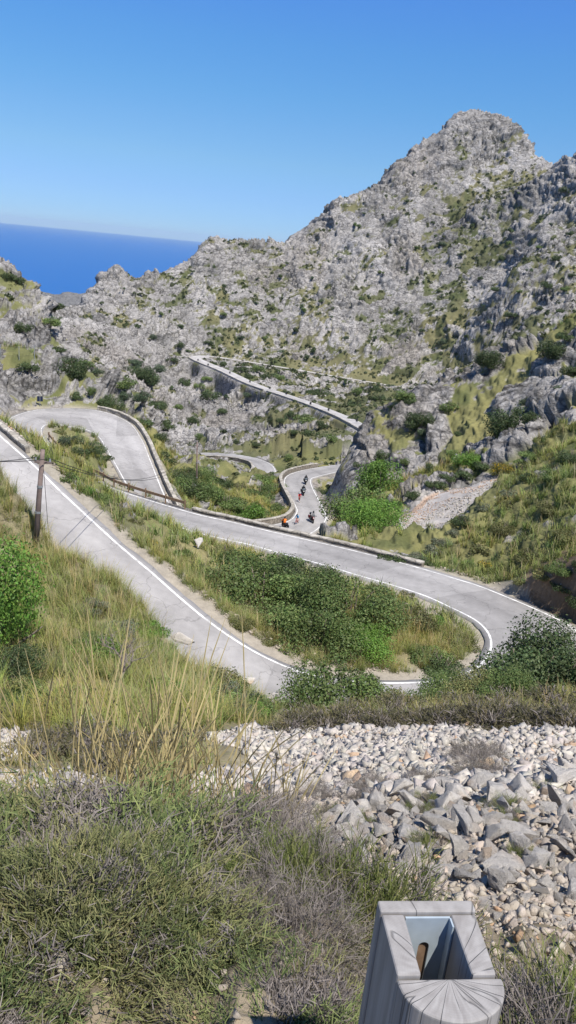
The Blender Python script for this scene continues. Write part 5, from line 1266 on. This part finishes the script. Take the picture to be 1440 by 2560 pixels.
for k, s in enumerate((-.3, .3)):
    e = np.array([s, 0, -.36])
    wire(t1 + e, t2 + e, 2.6, ('left', 'right')[k] + ' overhead wire of the pair between the brown pole and the thin distant pole', .018)
    wire(t1 + e, tL + e + np.array([0, 0, .25 * k]), .5, ('upper', 'lower')[1 - k] + ' overhead wire of the pair from the brown pole to the left edge', .016)
g0 = gpos(*by_range(135, 1220, 37)[:2]); wire(t1 - np.array([0, 0, .4]), g0, 0, 'thin stay wire slanting from the brown pole to the road edge', .012)
# fence posts on the left crag
fe = None
fpts = [pick(x, y) for x, y in ((4, 902), (40, 903), (76, 900))]
fe = empty('wire_fence', fpts[0]); tag(fe, 'short wire fence with thin posts on the left crag above the hairpin', 'fence')
for q in fpts:
    b = MB(); b.tube([(0, 0, -.4), (0, 0, 2.1)], .05, 6); o = b.build('post', m_steel, fe); o.location = q - fpts[0]
for zz in (.6, 1.2, 1.9):
    b = MB(); b.tube([q - fpts[0] + np.array([0, 0, zz]) for q in fpts], .012, 4); b.build('wire', m_wire, fe)

# ---------------------------------------------------------------- wooden guard post in the foreground
def wood_mat():
    m, nt, b, out = new_mat('weathered_pine')
    tc = nt.nodes.new('ShaderNodeTexCoord'); sx = nt.nodes.new('ShaderNodeSeparateXYZ'); nt.links.new(tc.outputs['Object'], sx.inputs[0])
    at = nt.nodes.new('ShaderNodeMath'); at.operation = 'ARCTAN2'; nt.links.new(sx.outputs[0], at.inputs[0]); nt.links.new(sx.outputs[1], at.inputs[1])
    rr = nt.nodes.new('ShaderNodeVectorMath'); rr.operation = 'LENGTH'
    cx = nt.nodes.new('ShaderNodeCombineXYZ'); nt.links.new(sx.outputs[0], cx.inputs[0]); nt.links.new(sx.outputs[1], cx.inputs[1]); nt.links.new(cx.outputs[0], rr.inputs[0])
    def comb(ka, kr, kz):
        c = nt.nodes.new('ShaderNodeCombineXYZ')
        for i, (s, k) in enumerate(((at.outputs[0], ka), (rr.outputs['Value'], kr), (sx.outputs[2], kz))):
            mu = nt.nodes.new('ShaderNodeMath'); mu.operation = 'MULTIPLY'; mu.inputs[1].default_value = k; nt.links.new(s, mu.inputs[0]); nt.links.new(mu.outputs[0], c.inputs[i])
        return c.outputs[0]
    n1 = nt.nodes.new('ShaderNodeTexNoise'); n1.inputs['Scale'].default_value = 1; n1.inputs['Detail'].default_value = 6; nt.links.new(comb(6, 30, 5.0), n1.inputs['Vector'])
    n2 = nt.nodes.new('ShaderNodeTexNoise'); n2.inputs['Scale'].default_value = 1; n2.inputs['Detail'].default_value = 2; nt.links.new(comb(1.9, 3.2, .35), n2.inputs['Vector'])
    rings = nt.nodes.new('ShaderNodeTexWave'); rings.inputs['Scale'].default_value = 1; rings.inputs['Distortion'].default_value = 2.5; nt.links.new(comb(.4, 75, .2), rings.inputs['Vector']); rings.bands_direction = 'Y'
    cr = nt.nodes.new('ShaderNodeValToRGB'); e = cr.color_ramp.elements; e[0].position = .3; e[0].color = (.215, .20, .19, 1); e[1].position = .68; e[1].color = (.315, .30, .288, 1)
    nt.links.new(n1.outputs[0], cr.inputs[0])
    mixr = nt.nodes.new('ShaderNodeMix'); mixr.data_type = 'RGBA'; mixr.blend_type = 'MULTIPLY'; mixr.inputs[0].default_value = .04
    nt.links.new(cr.outputs[0], mixr.inputs[6]); nt.links.new(rings.outputs['Color'], mixr.inputs[7])
    # drying cracks: thin bands where the slow angular noise crosses its middle
    sb = nt.nodes.new('ShaderNodeMath'); sb.operation = 'SUBTRACT'; sb.inputs[1].default_value = .5; nt.links.new(n2.outputs[0], sb.inputs[0])
    ab = nt.nodes.new('ShaderNodeMath'); ab.operation = 'ABSOLUTE'; nt.links.new(sb.outputs[0], ab.inputs[0])
    mr = nt.nodes.new('ShaderNodeMapRange'); mr.inputs['From Max'].default_value = .009; mr.inputs['To Min'].default_value = .5; nt.links.new(ab.outputs[0], mr.inputs[0])
    mx = nt.nodes.new('ShaderNodeVectorMath'); mx.operation = 'SCALE'; nt.links.new(mixr.outputs[2], mx.inputs[0]); nt.links.new(mr.outputs[0], mx.inputs['Scale'])
    nt.links.new(mx.outputs[0], b.inputs['Base Color']); b.inputs['Roughness'].default_value = .85
    bp = nt.nodes.new('ShaderNodeBump'); bp.inputs['Distance'].default_value = .003; nt.links.new(mr.outputs[0], bp.inputs['Height']); nt.links.new(bp.outputs[0], b.inputs['Normal'])
    return m
m_wood = wood_mat()
TOPZ = -1.05; gz = float(gpos(.33, .95)[2]); HB = gz - TOPZ - .3
post = empty('guard_post', (.322, .947, TOPZ), math.atan2(.124, .992)); tag(post, 'weathered half round wooden guardrail post with a metal channel in its slot', 'post')
def beveled(b, name, mat, parent, w=.005):
    me = b.mesh(name, mat); bm = bmesh.new(); bm.from_mesh(me)
    bmesh.ops.bevel(bm, geom=[e for e in bm.edges if e.calc_face_angle(0) > .6], offset=w, segments=3, affect='EDGES', profile=.6); bm.to_mesh(me); bm.free()
    return obj_of(name, me, parent)
fr = [(.085 * math.cos(t), -.074 * abs(math.sin(t)) ** .92) for t in np.linspace(math.pi, 2 * math.pi, 26)]
fr = [(x * (1.0), y) for x, y in fr]; b = MB(); b.prism(fr, HB, -.007); beveled(b, 'half_round_front', m_wood, post)
b = MB(); b.prism([(-.085, .002), (-.046, .002), (-.046, .120), (-.085, .120)], HB, -.001); beveled(b, 'side_rail', m_wood, post)
b = MB(); b.prism([(.036, .002), (.076, .002), (.080, .120), (.036, .120)], HB, -.002); beveled(b, 'side_rail', m_wood, post)
b = MB(); b.prism([(-.087, .122), (.082, .122), (.082, .147), (-.087, .147)], HB, .002); beveled(b, 'back_board', m_wood, post)
m_zinc = simple_mat('zinc_plate', (.40, .46, .50), .5, .25, var=.12, scale=30)
chn = empty('metal_channel', (0, 0, 0)); chn.parent = post
# plate with an oblong slot
def plate():
    y0, y1 = .113, .117; x0, x1 = -.044, .034; sx_, z_a, z_b, rad = -.004, -.066, -.142, .0095
    arc = [(sx_ + rad * math.cos(t), z_a + rad * math.sin(t)) for t in np.linspace(0, math.pi, 9)] + [(sx_ + rad * math.cos(t), z_b + rad * math.sin(t)) for t in np.linspace(math.pi, 2 * math.pi, 9)]
    bm = bmesh.new(); ed = []
    for loop in ([(x0, -.004), (x1, -.004), (x1, HB), (x0, HB)], arc):
        vs_ = [bm.verts.new((x, y0, z)) for x, z in loop]
        ed += [bm.edges.new((vs_[k], vs_[(k + 1) % len(vs_)])) for k in range(len(vs_))]
    fc = bmesh.ops.triangle_fill(bm, edges=ed, use_beauty=True)
    ex = bmesh.ops.extrude_face_region(bm, geom=[f for f in bm.faces])
    bmesh.ops.translate(bm, vec=(0, y1 - y0, 0), verts=[g_ for g_ in ex['geom'] if isinstance(g_, bmesh.types.BMVert)])
    bmesh.ops.recalc_face_normals(bm, faces=bm.faces)
    me = bpy.data.meshes.new('slotted_plate'); bm.to_mesh(me); bm.free(); me.materials.append(m_zinc); return me
obj_of('slotted_plate', plate(), chn)
b = MB(); b.box((.0335, .103, HB / 2 - .003), (.003, .019, -HB)); b.build('flange', m_zinc, chn)
b = MB(); b.box((-.004, .1195, -.13), (.03, .003, .14)); b.build('inner_wood', simple_mat('fresh_wood', (.17, .11, .07), .8, var=.35, scale=40), chn)
# ---------------------------------------------------------------- motorcycles, bicycles, riders
m_blackp = simple_mat('black_paint', (.018, .018, .02), .35, var=.1); m_tyre = simple_mat('tyre', (.02, .02, .02), .9, var=.1)
m_chrome = simple_mat('chrome', (.6, .6, .62), .25, .9, var=.05); m_org = simple_mat('orange_paint', (.75, .17, .02), .4, var=.05)
m_mar = simple_mat('maroon_paint', (.10, .012, .016), .35, var=.05); m_redp = simple_mat('red_paint', (.55, .03, .03), .4, var=.05)
m_glass = simple_mat('windscreen', (.10, .12, .13), .1, var=.02, spec=.6); m_lamp = simple_mat('lamp_glass', (.85, .85, .82), .2, var=.02)
m_jk = simple_mat('dark_jacket', (.025, .026, .03), .8, var=.2); m_wj = simple_mat('grey_jacket', (.30, .30, .31), .8, var=.1); m_bj = simple_mat('blue_jersey', (.05, .22, .42), .8, var=.1)
m_rj = simple_mat('red_jersey', (.55, .05, .05), .8, var=.1); m_oj = simple_mat('orange_jacket', (.80, .20, .03), .8, var=.1); m_wh = simple_mat('white_jersey', (.65, .63, .62), .8, var=.1)
m_skin = simple_mat('skin', (.46, .28, .20), .6, var=.06)
def motorcycle_mesh_parts(paint):
    """list of (name, mesh, parent index) forward = +y"""
    out = []
    b = MB(); b.tube([(0, .72, .33), (0, .55, .95)], .03, 6); b.tube([(.09, .76, .33), (.09, .5, .95)], .025, 6); b.tube([(-.09, .76, .33), (-.09, .5, .95)], .025, 6)
    b.box((0, -.05, .45), (.34, .62, .34)); b.tube([(0, -.72, .33), (0, -.2, .5)], .04, 6); out.append(('engine_frame', b.mesh('engine_frame', m_blackp), None))
    b = MB(); b.ball((0, .18, .83), (.19, .34, .17)); b.ball((0, .56, .82), (.22, .22, .26)); b.ball((0, -.78, .74), (.15, .3, .12)); b.ball((0, .74, .66), (.08, .32, .06)); out.append(('fairing', b.mesh('fairing', paint, True), None))
    b = MB(); b.ball((0, -.25, .80), (.17, .32, .08)); b.ball((0, -.65, .88), (.15, .22, .08)); out.append(('seat', b.mesh('seat', m_blackp, True), None))
    for y in (.76, -.76):
        b = MB(); b.torus((0, y, .32), (1, 0, 0), .26, .07, 20, 8); w_ = b.mesh('wheel', m_tyre, True); out.append(('wheel', w_, None)); i = len(out) - 1
        b = MB(); b.torus((0, y, .32), (1, 0, 0), .19, .02, 16, 6); b.tube([(-.07, y, .32), (.07, y, .32)], .05, 8)
        for k in range(5):
            a = k * 1.2566; b.tube([(0, y, .32), (0, y + .19 * math.cos(a), .32 + .19 * math.sin(a))], .012, 5)
        out.append(('rim', b.mesh('rim', m_chrome), i))
    b = MB(); b.tube([(-.42, .34, 1.06), (-.2, .5, 1.05), (.2, .5, 1.05), (.42, .34, 1.06)], .018, 6)
    for s in (-.4, .4): b.ball((s, .48, 1.16), (.08, .02, .05), 8, 6)
    out.append(('handlebar', b.mesh('handlebar', m_blackp), None))
    b = MB(); b.add([(-.2, .62, 1.0), (.2, .62, 1.0), (.15, .5, 1.32), (-.15, .5, 1.32), (-.2, .60, 1.0), (.2, .60, 1.0), (.15, .48, 1.32), (-.15, .48, 1.32)], [[0, 1, 2, 3], [7, 6, 5, 4], [0, 4, 5, 1], [1, 5, 6, 2], [2, 6, 7, 3], [3, 7, 4, 0]]); out.append(('windscreen', b.mesh('windscreen', m_glass), None))
    b = MB(); b.ball((0, .76, .86), (.10, .06, .09)); out.append(('headlight', b.mesh('headlight', m_lamp, True), None))
    for s in (-.32, .32):
        b = MB(); b.box((s, -.72, .62), (.2, .5, .34)); out.append(('pannier', b.mesh('pannier', paint), None))
    b = MB(); b.box((0, -.98, 1.02), (.42, .34, .28)); out.append(('top_case', b.mesh('top_case', m_blackp), None))
    b = MB(); b.tube([(.2, .1, .3), (.24, -.4, .28), (.26, -1.0, .34)], [.03, .045, .05], 8); out.append(('exhaust', b.mesh('exhaust', m_chrome), None))
    return out
def assemble(name, parts, loc, rz, label, cat, group=None, lean=0.0):
    r = empty(name, loc, rz); r.rotation_euler = (0, lean, rz); made = []
    for nm, me, par in parts: made.append(obj_of(nm, me, r if par is None else made[par]))
    return tag(r, label, cat, group)
def skin_body(joints, edges, radii):
    me = bpy.data.meshes.new('body'); me.from_pydata(joints, edges, []); o = bpy.data.objects.new('body_tmp', me); COL.objects.link(o)
    sk = o.modifiers.new('s', 'SKIN'); sk.use_smooth_shade = True
    for i, rr in enumerate(radii): me.skin_vertices[0].data[i].radius = (rr, rr)
    me.skin_vertices[0].data[0].use_root = True
    ss = o.modifiers.new('u', 'SUBSURF'); ss.levels = 1
    dg = bpy.context.evaluated_depsgraph_get(); m2 = bpy.data.meshes.new_from_object(o.evaluated_get(dg)); bpy.data.objects.remove(o); return m2
def rider_meshes(cycl=False):
    if not cycl:   # seated on a motorcycle
        J = [(0, -.18, .92), (0, -.16, 1.12), (0, -.10, 1.36), (0, -.06, 1.47), (0, -.03, 1.60), (-.19, -.09, 1.38), (-.29, .10, 1.20), (-.36, .32, 1.10), (.19, -.09, 1.38), (.29, .10, 1.20), (.36, .32, 1.10), (-.13, -.12, .88), (-.26, .22, .78), (-.25, .05, .42), (-.25, .17, .36), (.13, -.12, .88), (.26, .22, .78), (.25, .05, .42), (.25, .17, .36)]
    else:          # bent over a racing bicycle
        J = [(0, -.22, .98), (0, -.10, 1.13), (0, .10, 1.30), (0, .18, 1.36), (0, .24, 1.47), (-.17, .12, 1.30), (-.21, .28, 1.10), (-.20, .44, .98), (.17, .12, 1.30), (.21, .28, 1.10), (.20, .44, .98), (-.09, -.18, .93), (-.11, .12, .66), (-.10, -.06, .26), (-.10, .08, .20), (.09, -.18, .93), (.11, .14, .82), (.10, .02, .44), (.10, .16, .40)]
    E_ = [(0, 1), (1, 2), (2, 3), (3, 4), (2, 5), (5, 6), (6, 7), (2, 8), (8, 9), (9, 10), (0, 11), (11, 12), (12, 13), (13, 14), (0, 15), (15, 16), (16, 17), (17, 18)]
    k = .82 if cycl else 1.0
    R_ = [.17, .17, .18, .07, .10, .085, .06, .05, .085, .06, .05, .11, .085, .06, .05, .11, .085, .06, .05]
    return skin_body(J, E_, [q * k for q in R_]), J[4]
_rb, _rh = rider_meshes(False); _cb, _chh = rider_meshes(True)
def person(loc, rz, cycl, mat, helm, label, group=None, lean=0.0, trunk=None):
    me = (_cb if cycl else _rb).copy(); me.materials.clear(); me.materials.append(mat)
    if trunk is not None:
        me.materials.append(trunk)
        for pg in me.polygons: pg.material_index = 1 if pg.center.z > (1.0 if cycl else .98) else 0
    o = obj_of('person', me); o.location = loc; o.rotation_euler = (0, lean, rz); tag(o, label, 'person', group)
    h = _chh if cycl else _rh; b = MB()
    if cycl: b.ball((h[0], h[1] + .02, h[2] + .07), (.105, .14, .085))
    else: b.ball((h[0], h[1] + .01, h[2] + .03), (.135, .155, .145))
    b.build('helmet', helm, o, True)
    if not cycl:
        b = MB(); b.ball((h[0], h[1] + .09, h[2] + .035), (.10, .085, .06)); b.build('visor', m_glass, o, True)
    return o
def bicycle_parts(paint):
    out = []; b = MB()
    for p_, q_ in (((0, -.5, .34), (0, -.05, .30)), ((0, -.05, .30), (0, -.2, .86)), ((0, -.2, .80), (0, .40, .84)), ((0, -.05, .30), (0, .42, .74)), ((0, -.5, .34), (0, -.18, .80)), ((0, .36, .92), (0, .55, .34))): b.tube([p_, q_], .03, 6)
    out.append(('frame', b.mesh('frame', paint), None))
    for y in (.55, -.5):
        b = MB(); b.torus((0, y, .34), (1, 0, 0), .32, .022, 24, 6); out.append(('wheel', b.mesh('wheel', m_tyre, True), None)); i = len(out) - 1
        b = MB(); b.torus((0, y, .34), (1, 0, 0), .285, .014, 20, 5)
        for k in range(8): b.tube([(0, y, .34), (0, y + .28 * math.cos(k * .785), .34 + .28 * math.sin(k * .785))], .004, 4)
        out.append(('rim', b.mesh('rim', m_chrome), i))
    b = MB(); b.ball((0, -.22, .90), (.07, .14, .035), 8, 6); out.append(('saddle', b.mesh('saddle', m_blackp, True), None))
    b = MB(); b.tube([(-.2, .5, .88), (-.2, .50, .98), (-.18, .42, .98), (.18, .42, .98), (.2, .50, .98), (.2, .5, .88)], .016, 6); out.append(('handlebar', b.mesh('handlebar', m_blackp), None))
    b = MB(); b.torus((.05, -.05, .30), (1, 0, 0), .09, .01, 14, 5); b.tube([(-.1, -.02, .18), (0, -.05, .30), (.1, -.08, .42)], .014, 5); out.append(('crank', b.mesh('crank', m_blackp), None))
    return out
P_BLK, P_ORG, P_MAR = motorcycle_mesh_parts(m_blackp), motorcycle_mesh_parts(m_org), motorcycle_mesh_parts(m_mar)
def on_road(L, R, px, py):
    """surface point of a carriageway nearest the pixel, with the direction of travel"""
    best = None
    for t in (.22, .36, .5, .64, .78):
        C = L * t + R * (1 - t); q = project(C); d = np.hypot(q[:, 0] - px, (q[:, 1] - py)); i = int(d.argmin())
        if best is None or d[i] < best[0]: best = (d[i], C[i] + np.array([0, 0, .05]), C[min(i + 1, len(C) - 1)] - C[max(i - 1, 0)])
    h = best[2]; return best[1], math.atan2(-h[0], h[1])
def bike(px, py, parts, toward, lab, rlab, mat, helm, trunk=None, lean=0.0, turn=0.0, up=1):
    p, a = on_road(L2, R2, px, py); a = a + (math.pi if toward else 0) + turn
    assemble('motorcycle', parts, p, a, lab, 'motorcycle', lean=lean); person(p, a, False, mat, helm, rlab, lean=lean, trunk=trunk)
bike(768, 1210, P_BLK, True, 'black motorcycle farthest up the bend beside the overhanging bush', 'rider in black on the motorcycle farthest up the bend', m_jk, m_blackp)
bike(757, 1238, P_BLK, True, 'black and chrome motorcycle in the upper middle of the bend', 'dark clad rider on the motorcycle in the upper middle of the bend', m_jk, m_blackp, m_jk)
bike(779, 1307, P_MAR, True, 'large maroon touring motorcycle on the outer side of the bend', 'dark clad rider on the maroon touring motorcycle', m_jk, m_blackp, m_wj, turn=.5, lean=-.12)
p, a = on_road(L2, R2, 778, 1303)
bike(708, 1319, P_BLK, False, 'black motorcycle carrying the orange jacket rider along the lower parapet', 'motorcycle rider in an orange jacket beside the lower parapet', m_jk, m_blackp, m_oj, turn=.9)
P_BIK = bicycle_parts(m_redp)
for px, py, lab, rl, tr, hm, tw in ((741, 1259, 'slim red bicycle in the middle of the bend', 'cyclist in red and white riding in the middle of the bend', m_rj, m_wh, True), (742, 1311, 'red bicycle beside the lower end of the parapet', 'cyclist in a blue jersey beside the lower end of the parapet', m_bj, m_blackp, True)):
    p, a = on_road(L2, R2, px, py); a += math.pi
    assemble('bicycle', P_BIK, p, a, lab, 'bicycle'); person(p, a, True, m_skin, hm, rl, trunk=tr)
# the column of riders on the far road: too small to show their parts
def joined(parts):
    b = bmesh.new()
    for nm, me, par in parts: b.from_mesh(me)
    me = bpy.data.meshes.new('motorcycle'); b.to_mesh(me); b.free(); me.materials.append(m_blackp); return me
far_b = joined(P_BLK); far_r = _rb.copy(); far_r.materials.clear(); far_r.materials.append(m_jk)
b = bmesh.new(); b.from_mesh(far_r); bmesh.ops.create_icosphere(b, subdivisions=2, radius=.15, matrix=Matrix.Translation(Vector(_rh) + Vector((0, 0, .03)))); b.to_mesh(far_r); b.free()
Lf, Rf, Lu, Ru = L4[:iH + 3], R4[:iH + 3], L4[iH + 3:], R4[iH + 3:]
for grp, (Lq, Rq, lst) in {'lower': (Lf, Rf, [(905, 1066), (893, 1055), (823, 1027), (777, 1010), (714, 986), (674, 972), (627, 955), (575, 934), (521, 915), (496, 902)]), 'upper': (Lu, Ru, [(541, 890), (601, 902), (722, 922), (801, 934), (850, 944)])}.items():
    for k, (x, y) in enumerate(lst):
        p, a = on_road(Lq, Rq, x, y); side = 'wall side arm' if grp == 'lower' else 'upper arm'
        o = obj_of('motorcycle', far_b); o.location = p; o.rotation_euler = (0, 0, a + math.pi); tag(o, f'tiny dark motorcycle on the {side} of the far road', 'motorcycle', f'motorcycles on the {side} of the far road')
        o = obj_of('person', far_r); o.location = p; o.rotation_euler = (0, 0, a + math.pi); tag(o, f'tiny dark rider on the {side} of the far road', 'person', f'riders on the {side} of the far road')
print('riders', round(time.time() - T0, 1))
HAZE = 1.7e-5
# ---------------------------------------------------------------- light, sky, camera
SUN_EL, SUN_AZ = math.radians(62), math.radians(142)     # azimuth clockwise from +Y
sd = Vector((math.sin(SUN_AZ) * math.cos(SUN_EL), math.cos(SUN_AZ) * math.cos(SUN_EL), math.sin(SUN_EL)))
sl = bpy.data.lights.new('sun', 'SUN'); sl.energy = 4.4; sl.angle = math.radians(.53); sl.color = (1, .95, .87)
so = bpy.data.objects.new('sun', sl); COL.objects.link(so); so.rotation_euler = sd.to_track_quat('Z', 'Y').to_euler(); so.location = (0, 0, 50)
w = bpy.data.worlds.new("World"); scene.world = w; w.use_nodes = True
nt = w.node_tree; nt.nodes.clear()
wo = nt.nodes.new('ShaderNodeOutputWorld'); bg = nt.nodes.new('ShaderNodeBackground'); sky = nt.nodes.new('ShaderNodeTexSky')
sky.sky_type = 'NISHITA'; sky.sun_disc = False; sky.sun_elevation = SUN_EL; sky.sun_rotation = SUN_AZ
sky.altitude = 3000; sky.air_density = 1.0; sky.dust_density = 0; sky.ozone_density = 6.0
bg.inputs['Strength'].default_value = .10
tint = nt.nodes.new('ShaderNodeVectorMath'); tint.operation = 'MULTIPLY'; tint.inputs[1].default_value = (.55, .9, 1.1)
gm = nt.nodes.new('ShaderNodeTexCoord'); gz_ = nt.nodes.new('ShaderNodeSeparateXYZ'); nt.links.new(gm.outputs['Generated'], gz_.inputs[0])
gr = nt.nodes.new('ShaderNodeMapRange'); gr.inputs['From Max'].default_value = .7; nt.links.new(gz_.outputs[2], gr.inputs[0])
rp = nt.nodes.new('ShaderNodeValToRGB'); nt.links.new(gr.outputs[0], rp.inputs[0])
STOPS = [(.0, (.40, .53, .73)), (.018, (.41, .54, .735)), (.051, (.50, .607, .763)), (.089, (.60, .725, .765)), (.125, (.605, .79, .84)), (.16, (.575, .85, .916)), (.21, (.555, .905, 1.045)), (.255, (.55, .915, 1.19)), (.6, (.80, 1.0, 1.19))]
while len(rp.color_ramp.elements) < len(STOPS): rp.color_ramp.elements.new(.5)
for e_, (z_, c_) in zip(rp.color_ramp.elements, STOPS): e_.position = z_ / .7
for e_, (z_, c_) in zip(rp.color_ramp.elements, STOPS): e_.color = (c_[0] / 1.2, c_[1] / 1.2, c_[2] / 1.2, 1)
sc_ = nt.nodes.new('ShaderNodeVectorMath'); sc_.operation = 'SCALE'; sc_.inputs['Scale'].default_value = 1.2; nt.links.new(rp.outputs[0], sc_.inputs[0]); nt.links.new(sc_.outputs[0], tint.inputs[1])
nt.links.new(sky.outputs[0], tint.inputs[0]); nt.links.new(tint.outputs[0], bg.inputs[0]); nt.links.new(bg.outputs[0], wo.inputs[0])
# sea air
hz_ = MB(); hz_.box((0, 30000, 0), (150000, 110000, 2)); hv = hz_.V[0]
hv[:, 2] = np.where(hv[:, 2] < 0, -900, 330)
hm = bpy.data.materials.new('sea_air'); hm.use_nodes = True; hn = hm.node_tree; hn.nodes.clear()
ho = hn.nodes.new('ShaderNodeOutputMaterial'); pv = hn.nodes.new('ShaderNodeVolumePrincipled'); pv.inputs['Density'].default_value = HAZE; pv.inputs['Color'].default_value = (.62, .80, 1, 1)
hn.links.new(pv.outputs[0], ho.inputs['Volume'])
if HAZE: tag(hz_.build('haze', hm), kind='stuff')
cd = bpy.data.cameras.new('camera'); cam = bpy.data.objects.new('camera', cd); COL.objects.link(cam)
cd.sensor_fit = 'VERTICAL'; cd.sensor_height = 24; cd.lens = 24 * FPX / 2560; cd.clip_start = .05; cd.clip_end = 400000
R_ = RGT * _cr + UP * _sr; U_ = -RGT * _sr + UP * _cr
cam.matrix_world = Matrix(((R_[0], U_[0], -FWD[0], 0), (R_[1], U_[1], -FWD[1], 0), (R_[2], U_[2], -FWD[2], 0), (0, 0, 0, 1)))
scene.camera = cam
vs = scene.view_settings; vs.view_transform = 'Standard'; vs.look = 'None'; vs.exposure = .66; vs.gamma = 1
scene.cycles.volume_bounces = 0; scene.cycles.max_bounces = 5; scene.cycles.diffuse_bounces = 3; scene.cycles.glossy_bounces = 2; scene.cycles.transmission_bounces = 3; scene.cycles.transparent_max_bounces = 4
print('script done', round(time.time() - T0, 1))
